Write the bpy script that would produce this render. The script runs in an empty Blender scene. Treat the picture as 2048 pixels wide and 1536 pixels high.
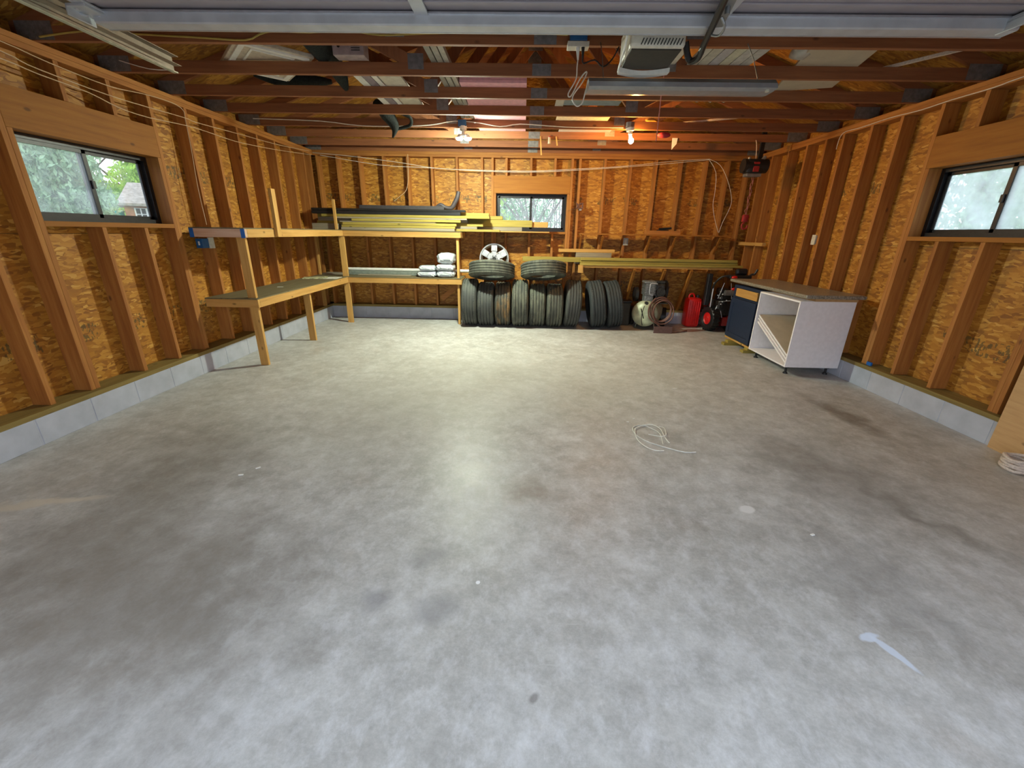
import bpy, bmesh, math, random
from mathutils import Vector, Matrix, Euler
random.seed(7)
C = bpy.data.collections.new('garage'); bpy.context.scene.collection.children.link(C)
SC = bpy.context.scene
# ------------------------------------------------------------ camera
PITCH, YAW, ROLL, FPX, CAMZ = 0.3480, -0.0194, 0.0172, 833.65, 1.5029
cy, sy = math.cos(YAW), math.sin(YAW)
fwd = Vector((sy*math.cos(PITCH), cy*math.cos(PITCH), -math.sin(PITCH)))
rt = Vector((cy, -sy, 0)); up = rt.cross(fwd)
r2 = math.cos(ROLL)*rt + math.sin(ROLL)*up
u2 = -math.sin(ROLL)*rt + math.cos(ROLL)*up
cam = bpy.data.cameras.new('camera'); camo = bpy.data.objects.new('camera', cam); C.objects.link(camo)
cam.sensor_width = 36; cam.lens = FPX/2048*36; cam.clip_start = .02
camo.matrix_world = Matrix(((r2.x, u2.x, -fwd.x, 0), (r2.y, u2.y, -fwd.y, 0), (r2.z, u2.z, -fwd.z, CAMZ), (0, 0, 0, 1)))
SC.camera = camo
# ------------------------------------------------------------ sky, exposure
W = bpy.data.worlds.new('sky'); SC.world = W; W.use_nodes = True
nt = W.node_tree; bg = nt.nodes['Background']
tc = nt.nodes.new('ShaderNodeTexCoord'); sep = nt.nodes.new('ShaderNodeSeparateXYZ'); rp = nt.nodes.new('ShaderNodeValToRGB')
nt.links.new(tc.outputs['Generated'], sep.inputs[0]); nt.links.new(sep.outputs['Z'], rp.inputs[0]); nt.links.new(rp.outputs[0], bg.inputs[0])
rp.color_ramp.elements[0].color = (.82, .89, 1, 1); rp.color_ramp.elements[1].color = (.66, .80, 1, 1)
bg.inputs[1].default_value = 2.9
SC.view_settings.view_transform = 'Standard'; SC.view_settings.look = 'None'; SC.view_settings.gamma = 1
SC.view_settings.exposure = 0.12; SC.view_settings.use_curve_mapping = False
LED_STRENGTH = 3800.0; BULB_STRENGTH = 1000.0
# ------------------------------------------------------------ room numbers
XL, XR, YB, ZC = -3.438, 3.666, 7.561, 2.723      # block faces, underside of trusses
SL, SR, SB = XL-.05, XR+.05, YB+.05               # stud faces
ZS = .238                                          # top of sill plate
TY = [3.504+.6096*k for k in range(-2, 7)]         # truss front faces
# ------------------------------------------------------------ materials
def mat(name):
    m = bpy.data.materials.new(name); m.use_nodes = True; n = m.node_tree
    return m, n, n.nodes['Principled BSDF']
def N(n, t, **k):
    o = n.nodes.new(t)
    for a, b in k.items(): setattr(o, a, b)
    return o
def ramp(n, fac, stops):
    r = N(n, 'ShaderNodeValToRGB'); e = r.color_ramp.elements
    while len(e) < len(stops): e.new(.5)
    for i, (p, c) in enumerate(stops): e[i].position = p; e[i].color = (*c, 1)
    n.links.new(fac, r.inputs[0]); return r.outputs[0]
def mix(n, fac, a, b, t='MIX'):
    x = N(n, 'ShaderNodeMix', data_type='RGBA', blend_type=t)
    for s, v in ((0, fac), (6, a), (7, b)):
        if hasattr(v, 'links'): n.links.new(v, x.inputs[s])
        else: x.inputs[s].default_value = v if s == 0 else (*v, 1)
    return x.outputs[2]
def math_(n, op, a, b=None, c=None):
    x = N(n, 'ShaderNodeMath', operation=op)
    for i, v in enumerate((a, b, c)):
        if v is None: continue
        if hasattr(v, 'links'): n.links.new(v, x.inputs[i])
        else: x.inputs[i].default_value = v
    return x.outputs[0]
def bump(n, p, h, s, d=.01):
    b = N(n, 'ShaderNodeBump'); b.inputs['Strength'].default_value = s; b.inputs['Distance'].default_value = d
    n.links.new(h, b.inputs['Height']); n.links.new(b.outputs[0], p.inputs['Normal'])
def noise(n, vec, scale, detail=3, rough=.5):
    x = N(n, 'ShaderNodeTexNoise'); x.inputs['Scale'].default_value = scale; x.inputs['Detail'].default_value = detail
    x.inputs['Roughness'].default_value = rough
    if vec is not None: n.links.new(vec, x.inputs['Vector'])
    return x.outputs['Fac']
def mapping(n, vec, scale=(1, 1, 1), rot=(0, 0, 0), loc=None):
    x = N(n, 'ShaderNodeMapping'); x.inputs['Scale'].default_value = scale; x.inputs['Rotation'].default_value = rot
    n.links.new(vec, x.inputs['Vector'])
    if loc is not None: n.links.new(loc, x.inputs['Location'])
    return x.outputs[0]
def objco(n, jitter=True):
    t = N(n, 'ShaderNodeTexCoord').outputs['Object']
    if not jitter: return t, None
    oi = N(n, 'ShaderNodeObjectInfo').outputs['Random']
    v = N(n, 'ShaderNodeVectorMath', operation='ADD'); n.links.new(t, v.inputs[0])
    s = N(n, 'ShaderNodeCombineXYZ'); m1 = math_(n, 'MULTIPLY', oi, 37.0)
    for i in range(3): n.links.new(m1, s.inputs[i])
    n.links.new(s.outputs[0], v.inputs[1]); return v.outputs[0], oi
def plain(name, col, rough=.6, metal=0, var=.08, scale=25, bmp=.0):
    m, n, p = mat(name); v, oi = objco(n)
    f = noise(n, v, scale, 4)
    a = tuple(c*(1-var*2) for c in col); b = tuple(min(1, c*(1+var*2)) for c in col)
    n.links.new(ramp(n, f, [(.3, a), (.7, b)]), p.inputs['Base Color'])
    p.inputs['Roughness'].default_value = rough; p.inputs['Metallic'].default_value = metal
    if bmp: bump(n, p, f, bmp)
    return m
_w = {}
TONES = {'stud': ((.30, .100, .018), (.45, .180, .034), (.58, .275, .062)),
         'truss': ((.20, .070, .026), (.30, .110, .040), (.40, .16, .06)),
         'bench': ((.46, .24, .055), (.64, .355, .095), (.74, .45, .15)),
         'treated': ((.27, .20, .035), (.40, .31, .06), (.49, .39, .09)),
         'grey': ((.20, .17, .12), (.33, .28, .20), (.42, .37, .27)),
         'sill': ((.17, .12, .03), (.27, .19, .05), (.35, .25, .07)),
         'header': ((.27, .095, .008), (.38, .145, .014), (.45, .19, .025)),
         'shelf': ((.10, .08, .04), (.17, .14, .07), (.22, .18, .10)),
         'pink': ((.62, .36, .22), (.78, .52, .36), (.84, .60, .44)),
         'ply': ((.50, .29, .12), (.62, .38, .17), (.68, .44, .21))}
def wood(tone, ax):
    k = (tone, ax)
    if k in _w: return _w[k]
    m, n, p = mat('%s_wood_%s' % k); v, oi = objco(n); d, c, l = TONES[tone]
    s = [14, 14, 14]; s['xyz'.index(ax)] = .9
    g = noise(n, mapping(n, v, s), 2.2, 6, .62)
    s2 = [60, 60, 60]; s2['xyz'.index(ax)] = 2
    fine = noise(n, mapping(n, v, s2), 2.0, 3)
    col = ramp(n, g, [(.25, d), (.5, c), (.78, l)])
    col = mix(n, math_(n, 'MULTIPLY', fine, .35), col, d)
    # knots
    s3 = [4.2, 4.2, 4.2]; s3['xyz'.index(ax)] = 2.1
    vo = N(n, 'ShaderNodeTexVoronoi'); vo.inputs['Scale'].default_value = 1.7; n.links.new(mapping(n, v, s3), vo.inputs['Vector'])
    kn = ramp(n, vo.outputs['Distance'], [(.05, (1, 1, 1)), (.11, (0, 0, 0))])
    col = mix(n, math_(n, 'MULTIPLY', kn, .75), col, tuple(x*.35 for x in d))
    tint = ramp(n, oi, [(0, (.82, .80, .78)), (1, (1.0, 1.0, 1.0))])
    col = mix(n, 1.0, col, tint, 'MULTIPLY')
    n.links.new(col, p.inputs['Base Color']); p.inputs['Roughness'].default_value = .72
    bump(n, p, fine, .25, .003)
    _w[k] = m; return m
def make_osb(name, plane, dark=False):
    m, n, p = mat(name); t, _ = objco(n, False)
    cols = []
    for i, (a, sc) in enumerate(((.30, 1), (1.15, 1.1), (-.60, .85))):
        rot = [0, 0, 0]; rot['xyz'.index(plane)] = a
        s = [9*sc, 30*sc, 9*sc] if plane != 'y' else [9*sc, 9*sc, 30*sc]
        if plane == 'x': s = [17*sc, 17*sc, 52*sc]
        if plane == 'y': s = [17*sc, 17*sc, 52*sc]
        if plane == 'z': s = [17*sc, 52*sc, 17*sc]
        wn = N(n, 'ShaderNodeTexNoise'); wn.inputs['Scale'].default_value = 7; n.links.new(t, wn.inputs['Vector'])
        ad = N(n, 'ShaderNodeMix', data_type='VECTOR'); ad.inputs[0].default_value = .05
        n.links.new(t, ad.inputs[4]); n.links.new(wn.outputs['Color'], ad.inputs[5])
        vo = N(n, 'ShaderNodeTexVoronoi'); vo.inputs['Scale'].default_value = 1.0
        n.links.new(mapping(n, ad.outputs[1], s, rot), vo.inputs['Vector'])
        sp = N(n, 'ShaderNodeSeparateColor'); n.links.new(vo.outputs['Color'], sp.inputs[0])
        cols.append((sp.outputs[0], sp.outputs[1], vo.outputs['Distance']))
    sel1 = math_(n, 'GREATER_THAN', cols[1][1], .55); sel2 = math_(n, 'GREATER_THAN', cols[2][1], .68)
    def pick(i):
        x = N(n, 'ShaderNodeMix'); n.links.new(sel1, x.inputs[0]); n.links.new(cols[0][i], x.inputs[2]); n.links.new(cols[1][i], x.inputs[3])
        y = N(n, 'ShaderNodeMix'); n.links.new(sel2, y.inputs[0]); n.links.new(x.outputs[0], y.inputs[2]); n.links.new(cols[2][i], y.inputs[3])
        return y.outputs[0]
    f = pick(0)
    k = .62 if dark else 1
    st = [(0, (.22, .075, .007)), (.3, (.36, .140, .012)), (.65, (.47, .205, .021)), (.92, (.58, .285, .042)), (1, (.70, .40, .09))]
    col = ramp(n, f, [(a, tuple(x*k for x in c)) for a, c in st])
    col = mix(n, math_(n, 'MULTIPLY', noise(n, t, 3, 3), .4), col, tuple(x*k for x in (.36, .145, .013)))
    if not dark:   # printed grade stamps: broken ink in two bands, plus the sheet joint
        sx = N(n, 'ShaderNodeSeparateXYZ'); n.links.new(t, sx.inputs[0])
        for z0, h in ((.66, .07), (2.03, .06)):
            dz = math_(n, 'ABSOLUTE', math_(n, 'SUBTRACT', sx.outputs['Z'], z0))
            band = math_(n, 'LESS_THAN', dz, h)
            blk = math_(n, 'GREATER_THAN', noise(n, mapping(n, t, (1, 1, .3)), 3.1, 0), .50)
            ink = math_(n, 'GREATER_THAN', noise(n, mapping(n, t, (1, 1, .5)), 46, 2), .54)
            msk = math_(n, 'MULTIPLY', math_(n, 'MULTIPLY', band, blk), ink)
            col = mix(n, math_(n, 'MULTIPLY', msk, .72), col, (.07, .06, .02))
        j = math_(n, 'LESS_THAN', math_(n, 'ABSOLUTE', math_(n, 'SUBTRACT', sx.outputs['Z'], 1.44)), .003)
        col = mix(n, math_(n, 'MULTIPLY', j, .8), col, (.10, .05, .01))
    n.links.new(col, p.inputs['Base Color']); p.inputs['Roughness'].default_value = .6
    bump(n, p, pick(2), .3, .004)
    return m
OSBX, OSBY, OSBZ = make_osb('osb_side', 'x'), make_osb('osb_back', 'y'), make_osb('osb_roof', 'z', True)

def make_concrete():
    m, n, p = mat('worn_concrete'); t, _ = objco(n, False)
    big = noise(n, mapping(n, t, (1, 1.2, 1)), .8, 6, .62); mid = noise(n, mapping(n, t, (1.2, .9, 1)), 2.1, 12, .72); fine = noise(n, t, 60, 5, .7)
    col = ramp(n, big, [(.32, (.36, .335, .295)), (.5, (.52, .505, .475)), (.68, (.66, .655, .65))])
    col = mix(n, .55, col, ramp(n, mid, [(.30, (.31, .285, .25)), (.5, (.51, .50, .475)), (.70, (.74, .74, .74))]))
    col = mix(n, .22, col, ramp(n, fine, [(.3, (.26, .26, .25)), (.7, (.74, .73, .70))]))
    rust = noise(n, mapping(n, t, (1, 1, 1), (0, 0, 0)), 1.6, 3)
    col = mix(n, ramp(n, rust, [(.62, (0, 0, 0)), (.78, (.32, .32, .32))]), col, (.30, .20, .12))
    tone = noise(n, t, .45, 2)
    m2 = noise(n, mapping(n, t, (1, 1.25, 1), (0, 0, .5)), 5.5, 9, .75)
    col = mix(n, ramp(n, m2, [(.30, (.60, .60, .60)), (.60, (0, 0, 0))]), col, (.235, .225, .205))
    m3 = noise(n, mapping(n, t, (1.4, 1, 1), (0, 0, -.6)), 8.5, 8, .75)
    col = mix(n, ramp(n, m3, [(.48, (0, 0, 0)), (.76, (.65, .65, .65))]), col, (.72, .72, .73))
    # faint scuffs
    sc = noise(n, mapping(n, t, (2.5, 20, 1), (0, 0, .8)), 1.5, 6, .75)
    col = mix(n, ramp(n, sc, [(.60, (0, 0, 0)), (.72, (.6, .6, .6))]), col, (.56, .56, .53))
    dist = N(n, 'ShaderNodeTexNoise'); dist.inputs['Scale'].default_value = 5; dist.inputs['Detail'].default_value = 5; n.links.new(t, dist.inputs['Vector'])
    ds = N(n, 'ShaderNodeVectorMath', operation='SUBTRACT'); n.links.new(dist.outputs['Color'], ds.inputs[0]); ds.inputs[1].default_value = (.5, .5, .5)
    def patch(c, x, y, rx, ry, ang, colr, amt, wob=.35, soft=.3):
        w = N(n, 'ShaderNodeVectorMath', operation='SCALE'); n.links.new(ds.outputs[0], w.inputs[0]); w.inputs['Scale'].default_value = wob
        a = N(n, 'ShaderNodeVectorMath', operation='ADD'); n.links.new(t, a.inputs[0]); n.links.new(w.outputs[0], a.inputs[1])
        s = N(n, 'ShaderNodeVectorMath', operation='SUBTRACT'); n.links.new(a.outputs[0], s.inputs[0]); s.inputs[1].default_value = (x, y, 0)
        rr = N(n, 'ShaderNodeVectorRotate', rotation_type='Z_AXIS'); n.links.new(s.outputs[0], rr.inputs['Vector']); rr.inputs['Angle'].default_value = -ang
        mu = N(n, 'ShaderNodeVectorMath', operation='MULTIPLY'); n.links.new(rr.outputs[0], mu.inputs[0]); mu.inputs[1].default_value = (1/rx, 1/ry, 0)
        ln = N(n, 'ShaderNodeVectorMath', operation='LENGTH'); n.links.new(mu.outputs[0], ln.inputs[0])
        mk = ramp(n, ln.outputs['Value'], [(1-soft, (amt,)*3), (1, (0, 0, 0))])
        return mix(n, mk, c, colr)
    for a in ((2.95, 3.5, .13, .75, .1, (.13, .10, .07), .7, .35, .85), (2.35, 2.05, .09, .5, .35, (.14, .13, .11), .5, .35, .9),
              (2.1, 2.6, .5, .8, .3, (.19, .175, .155), .55, 1.0, .8), (-1.35, 1.25, .65, .8, .3, (.19, .165, .135), .7, 1.0, .9), (-2.0, 1.4, .8, .7, .3, (.20, .17, .135), .7, 1.0, .9),
              (-2.2, 2.3, .7, 1.0, .2, (.17, .15, .12), .55, 1.0, .85), (1.7, 1.6, .4, .5, 0, (.22, .21, .20), .45, 1.0, .85),
              (-2.74, 1.93, .36, .05, .25, (.62, .56, .47), .8, .25, .5), (1.341, 2.085, .05, .045, 0, (.74, .73, .72), .9, .1, .3),
              (1.475, 1.19, .022, .085, .35, (.62, .68, .78), .85, .10, .3), (1.44, 1.25, .05, .022, .2, (.62, .68, .78), .85, .10, .3),
              (-.17, 1.476, .012, .012, 0, (.85, .85, .85), 1, .02, .3), (.08, 2.2, .22, .25, 0, (.27, .21, .16), .5, .5, .8),
              (-1.0, 3.3, 1.2, 1.1, 0, (.42, .42, .38), .35, 1.2, .9), (-.2, 4.3, 2.4, 1.4, 0, (.44, .44, .38), .4, 1.4, .9),
              (.075, .985, .028, .016, .9, (.13, .11, .1), .55, .04, .5), (-.6, 1.35, .1, .09, 0, (.24, .235, .24), .6, .2, .7),
              (-.33, 1.32, .12, .09, 0, (.25, .245, .25), .5, .2, .7), (-.42, 1.62, .16, .07, .2, (.26, .25, .25), .5, .2, .7)):
        col = patch(col, *a)
    n.links.new(col, p.inputs['Base Color'])
    n.links.new(ramp(n, mid, [(.3, (.35, .35, .35)), (.7, (.48, .48, .48))]), p.inputs['Roughness']); p.inputs['Specular IOR Level'].default_value = .24
    bump(n, p, fine, .12, .002)
    return m
CONC = make_concrete()
BLOCK = plain('concrete_block', (.44, .46, .52), .85, 0, .05, 7, .1)
BLACK = plain('black_plastic', (.012, .012, .013), .45, 0, .1)
def rubber(name, base, dust, amt, lo=.42):
    m, n, p = mat(name); v, _ = objco(n)
    f = noise(n, mapping(n, v, (9, 2.2, 2.2)), 2.4, 6, .65); g = noise(n, v, 3.2, 3)
    k = math_(n, 'MULTIPLY', ramp(n, math_(n, 'MULTIPLY', f, math_(n, 'ADD', g, .5)), [(lo, (0, 0, 0)), (lo+.25, (1, 1, 1))]), amt)
    n.links.new(mix(n, k, base, dust), p.inputs['Base Color']); p.inputs['Roughness'].default_value = .75; return m
RUBBER = rubber('tyre_rubber', (.045, .048, .046), (.12, .125, .095), .5)
RUBBER_D = rubber('dusty_tyre_rubber', (.055, .058, .048), (.16, .165, .115), .6, .40)
RUBBER_N = rubber('newer_tyre_rubber', (.030, .036, .038), (.06, .065, .065), .4)
RUBBER_R = rubber('stained_tyre_rubber', (.050, .052, .042), (.30, .17, .06), .75, .46)
STEEL = plain('galvanised_steel', (.56, .58, .62), .45, .35, .05, 8)
DSTEEL = plain('dull_steel', (.30, .31, .32), .5, .7, .1, 14)
PLATE = plain('truss_plate_steel', (.24, .23, .23), .5, .5, .1, 30, .2)
ALLOY = plain('alloy', (.62, .62, .62), .35, .7, .05)
DOORM = plain('door_steel', (.34, .31, .34), .55, .1, .04, 6)
WHITE = plain('white_melamine', (.88, .86, .88), .45, 0, .02)
WHITEP = plain('white_plastic', (.78, .77, .72), .5, 0, .03)
CREAM = plain('aged_cream_plastic', (.62, .58, .48), .5, 0, .06)
NAVY = plain('navy_paint', (.014, .026, .058), .5, 0, .05)
RED = plain('red_plastic', (.62, .012, .010), .4, 0, .06)
REDM = plain('dark_red_paint', (.30, .02, .02), .5, 0, .1)
ORANGE = plain('orange_plastic', (.8, .24, .02), .5, 0, .06)
COUNTER = plain('speckled_laminate', (.25, .225, .175), .35, 0, .3, 70)
FRAME = plain('dark_bronze_aluminium', (.020, .019, .022), .4, .3, .1)
TAPE = plain('blue_tape', (.01, .12, .42), .6, 0, .05)
BLUE = plain('blue_outlet_box', (.015, .10, .26), .5, 0, .05)
CABLE = plain('cream_cable', (.62, .45, .28), .55, 0, .05)
CABLEW = plain('white_cable', (.75, .68, .60), .5, 0, .04)
CABLEY = plain('yellow_cable', (.45, .33, .08), .55, 0, .05)
ROPE = plain('pale_rope', (.60, .50, .42), .8, 0, .1, 90)
REDROPE = plain('red_rope', (.50, .16, .13), .8, 0, .1, 90)
PINK = plain('pink_foam', (.84, .44, .48), .8, 0, .05)
PAPER = plain('magazine_paper', (.55, .52, .30), .6, 0, .5, 30)
PAPERW = plain('paper', (.70, .69, .62), .7, 0, .08)
BAGM = plain('white_plastic_sack', (.52, .56, .60), .4, 0, .14, 16)
TANKM = plain('pale_green_tank_paint', (.40, .44, .30), .4, .1, .14, 10)
HOSE = plain('brown_rubber_hose', (.16, .075, .055), .55, 0, .1)
ENGM = plain('engine_metal', (.30, .31, .30), .4, .6, .25, 40)
DARKM = plain('dark_engine_parts', (.035, .035, .033), .5, .3, .3, 30)
PALE_EDGE = plain('pale_track_edge', (.50, .50, .38), .5, .2)
DULLTRACK = plain('dull_brown_steel', (.26, .21, .16), .5, .4)
MESHB = plain('dark_green_cloth', (.005, .0085, .007), .95, 0, .4, 60, .5)
BEIGE = plain('beige_panel', (.46, .40, .30), .6, 0, .04, 8)
GRID = plain('grey_lamp_housing', (.22, .23, .25), .42, .3, .04)
TAPEW = plain('bright_strut_edge', (.62, .64, .68), .35, .8, .04)
def leafm(name, col):
    m, n, p = mat(name); v, _ = objco(n); f = noise(n, v, 5, 3)
    c = ramp(n, f, [(.35, tuple(x*.55 for x in col)), (.65, tuple(min(1, x*1.3) for x in col))]); n.links.new(c, p.inputs['Base Color']); p.inputs['Roughness'].default_value = .7
    tl = N(n, 'ShaderNodeBsdfTranslucent'); n.links.new(c, tl.inputs['Color']); mx = N(n, 'ShaderNodeMixShader'); mx.inputs[0].default_value = .45
    n.links.new(p.outputs[0], mx.inputs[1]); n.links.new(tl.outputs[0], mx.inputs[2]); n.links.new(mx.outputs[0], n.nodes['Material Output'].inputs[0]); return m
LEAF = [leafm('leaf_yellow_green', (.50, .72, .12)), leafm('leaf_dark_green', (.16, .34, .12)), leafm('leaf_grey_green', (.40, .56, .36))]
BARK = plain('bark', (.10, .07, .05), .9, 0, .3, 12, .5)
GRASS = plain('grass_ground', (.12, .20, .06), .9, 0, .3, 3)
DRIVE = plain('driveway_gravel', (.50, .48, .45), .9, 0, .2, 20)
CEDAR = plain('orange_cedar', (.55, .20, .10), .8, 0, .1, 10)
SHINGLE = plain('tan_shingles', (.40, .34, .28), .9, 0, .15, 14)
TEAL = plain('teal_plastic', (.03, .38, .36), .5, 0, .05)
def emis(name, col, s):
    m, n, p = mat(name); p.inputs['Base Color'].default_value = (*col, 1)
    p.inputs['Emission Color'].default_value = (*col, 1); p.inputs['Emission Strength'].default_value = s; return m
LEDM = emis('led_glow', (.90, 1.0, .80), LED_STRENGTH); BULBM = emis('bulb_glow', (1.0, .46, .10), BULB_STRENGTH)
def glassmat(name, milky):
    m = bpy.data.materials.new(name); m.use_nodes = True; n = m.node_tree; n.nodes.clear()
    o = N(n, 'ShaderNodeOutputMaterial'); tr = N(n, 'ShaderNodeBsdfTransparent'); gl = N(n, 'ShaderNodeBsdfGlossy'); gl.inputs['Roughness'].default_value = .05
    tl = N(n, 'ShaderNodeBsdfTranslucent'); tl.inputs['Color'].default_value = (.9, .95, .97, 1)
    t = N(n, 'ShaderNodeTexCoord').outputs['Object']
    f = noise(n, t, 6, 4); fm = math_(n, 'MULTIPLY', f, milky*2)
    a = N(n, 'ShaderNodeMixShader'); n.links.new(fm, a.inputs[0]); n.links.new(tr.outputs[0], a.inputs[1]); n.links.new(tl.outputs[0], a.inputs[2])
    fr = N(n, 'ShaderNodeFresnel'); fr.inputs[0].default_value = 1.25
    b = N(n, 'ShaderNodeMixShader'); n.links.new(fr.outputs[0], b.inputs[0]); n.links.new(a.outputs[0], b.inputs[1]); n.links.new(gl.outputs[0], b.inputs[2])
    n.links.new(b.outputs[0], o.inputs[0]); return m
GLASSB = glassmat('bright_hazy_glass', .16); GLASS = glassmat('clear_window_glass', .06); GLASSD = glassmat('dusty_window_glass', .42); GLASSM = glassmat('hazy_window_glass', .12)
# ------------------------------------------------------------ mesh helpers
def T3(v): return Vector(v)
class MB:
    def __init__(s): s.b = bmesh.new()
    def _xf(s, vs, M):
        for v in vs: v.co = M @ v.co
    def box(s, x0, x1, y0, y1, z0, z1, bev=0, M=None):
        g = bmesh.ops.create_cube(s.b, size=1)['verts']
        for v in g: v.co = Vector(((x0+x1)/2+v.co.x*(x1-x0), (y0+y1)/2+v.co.y*(y1-y0), (z0+z1)/2+v.co.z*(z1-z0)))
        if M: s._xf(g, M)
        if bev:
            es = list({e for v in g for e in v.link_edges})
            bmesh.ops.bevel(s.b, geom=es, offset=bev, segments=2, affect='EDGES', profile=.5)
        return s
    def bar(s, a, b, w, h, upv=(0, 0, 1)):
        # box with length from a to b, width w across, height h along upv
        a, b = T3(a), T3(b); d = b-a; L = d.length; d.normalize(); u = T3(upv); u = (u-d*u.dot(d)).normalized(); r = d.cross(u)
        M = Matrix(((r.x, d.x, u.x, (a.x+b.x)/2), (r.y, d.y, u.y, (a.y+b.y)/2), (r.z, d.z, u.z, (a.z+b.z)/2), (0, 0, 0, 1)))
        return s.box(-w/2, w/2, -L/2, L/2, -h/2, h/2, 0, M)
    def cyl(s, a, b, r, r2=None, seg=16):
        a, b = T3(a), T3(b); d = b-a; q = d.to_track_quat('Z', 'Y').to_matrix().to_4x4()
        g = bmesh.ops.create_cone(s.b, cap_ends=True, segments=seg, radius1=r, radius2=r if r2 is None else r2, depth=d.length)['verts']
        s._xf(g, Matrix.Translation((a+b)/2) @ q); return s
    def ball(s, c, r, sc=(1, 1, 1), sub=2):
        g = bmesh.ops.create_icosphere(s.b, subdivisions=sub, radius=r)['verts']
        for v in g: v.co = Vector((v.co.x*sc[0], v.co.y*sc[1], v.co.z*sc[2]))+T3(c)
        return s
    def tube(s, pts, r, seg=8, sm=3, closed=False):
        P = [T3(p) for p in pts]
        if sm > 1 and len(P) > 2:
            Q = []
            n = len(P)
            for i in range(n if closed else n-1):
                p0 = P[(i-1) % n] if (closed or i > 0) else P[0]; p1 = P[i]; p2 = P[(i+1) % n]; p3 = P[(i+2) % n] if (closed or i < n-2) else P[-1]
                for k in range(sm):
                    t = k/sm
                    Q.append(.5*((2*p1)+(-p0+p2)*t+(2*p0-5*p1+4*p2-p3)*t*t+(-p0+3*p1-3*p2+p3)*t**3))
            if not closed: Q.append(P[-1])
            P = Q
        rings = []; prev = None; n = len(P)
        if isinstance(r, list) and len(r) != n:
            k0 = len(r); r = [r[min(int(i*(k0-1)/(n-1)), k0-2)]*(1-(i*(k0-1)/(n-1)-min(int(i*(k0-1)/(n-1)), k0-2)))+r[min(int(i*(k0-1)/(n-1)), k0-2)+1]*(i*(k0-1)/(n-1)-min(int(i*(k0-1)/(n-1)), k0-2)) for i in range(n)]
        for i in range(n):
            d = (P[(i+1) % n if closed else min(i+1, n-1)]-P[(i-1) % n if closed else max(i-1, 0)]).normalized()
            if prev is None: nrm = d.orthogonal().normalized()
            else:
                nrm = prev-d*prev.dot(d)
                nrm = nrm.normalized() if nrm.length > 1e-6 else d.orthogonal().normalized()
            prev = nrm; bn = d.cross(nrm); ri = r[i] if isinstance(r, list) else r
            rings.append([s.b.verts.new(P[i]+(nrm*math.cos(a)+bn*math.sin(a))*ri) for a in [2*math.pi*k/seg for k in range(seg)]])
        for i in range(n if closed else n-1):
            A, B = rings[i], rings[(i+1) % n]
            for k in range(seg): s.b.faces.new((A[k], A[(k+1) % seg], B[(k+1) % seg], B[k]))
        if not closed: s.b.faces.new(rings[0][::-1]); s.b.faces.new(rings[-1])
        return s
    def lathe(s, prof, M=None, seg=48, closed=True):
        # prof: (radius, axial) points; axis = local x
        rings = []
        for k in range(seg):
            a = 2*math.pi*k/seg
            rings.append([s.b.verts.new((M or Matrix()) @ Vector((h, r*math.cos(a), r*math.sin(a)))) for r, h in prof])
        m = len(prof)
        for k in range(seg):
            A, B = rings[k], rings[(k+1) % seg]
            for j in range(m if closed else m-1): s.b.faces.new((A[j], B[j], B[(j+1) % m], A[(j+1) % m]))
        return s
    def prism(s, poly, ax, a, b):
        # poly: 2D points in the plane normal to axis ax, extruded from a to b
        def p(q, h): return {'x': (h, q[0], q[1]), 'y': (q[0], h, q[1]), 'z': (q[0], q[1], h)}[ax]
        A = [s.b.verts.new(p(q, a)) for q in poly]; B = [s.b.verts.new(p(q, b)) for q in poly]
        n = len(poly); s.b.faces.new(A[::-1]); s.b.faces.new(B)
        for i in range(n): s.b.faces.new((A[i], A[(i+1) % n], B[(i+1) % n], B[i]))
        return s
    def build(s, name, m, parent=None, smooth=False, origin=None):
        bmesh.ops.recalc_face_normals(s.b, faces=s.b.faces)
        if parent is not None: off = wloc(parent)
        elif origin is not None: off = T3(origin)
        else:
            cs = [v.co for v in s.b.verts]
            off = Vector(((min(c.x for c in cs)+max(c.x for c in cs))/2, (min(c.y for c in cs)+max(c.y for c in cs))/2, min(c.z for c in cs)))
        bmesh.ops.translate(s.b, verts=s.b.verts, vec=-off)
        me = bpy.data.meshes.new(name); s.b.to_mesh(me); s.b.free(); me.materials.append(m)
        if smooth:
            me.polygons.foreach_set('use_smooth', [True]*len(me.polygons))
            try: me.set_sharp_from_angle(angle=math.radians(40))
            except Exception: pass
        o = bpy.data.objects.new(name, me); C.objects.link(o)
        if parent is not None: o.parent = parent
        else: o.location = off
        return o
def wloc(o):
    v = o.location.copy(); p = o.parent
    while p: v = v+p.location; p = p.parent
    return v
def tag(o, label=None, cat=None, group=None, kind=None):
    if label: o['label'] = label
    if cat: o['category'] = cat
    if group: o['group'] = group
    if kind: o['kind'] = kind
    return o
def thing(name, label, cat, loc=(0, 0, 0), group=None):
    o = bpy.data.objects.new(name, None); C.objects.link(o); o.location = loc; o.empty_display_size = .1
    return tag(o, label, cat, group)
def copy_tree(o, parent=None):
    c = o.copy(); C.objects.link(c); c.parent = parent
    for ch in [x for x in bpy.data.objects if x.parent == o]: copy_tree(ch, c)
    return c
def BX(*a, **k): return MB().box(*a, **k)
# ============================================================ SETTING
def struct(o): o['kind'] = 'structure'; return o
struct(BX(XL-.2, XR+.2, -.6, YB+.25, -.12, 0).build('floor', CONC, origin=(0, 0, 0)))
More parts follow.
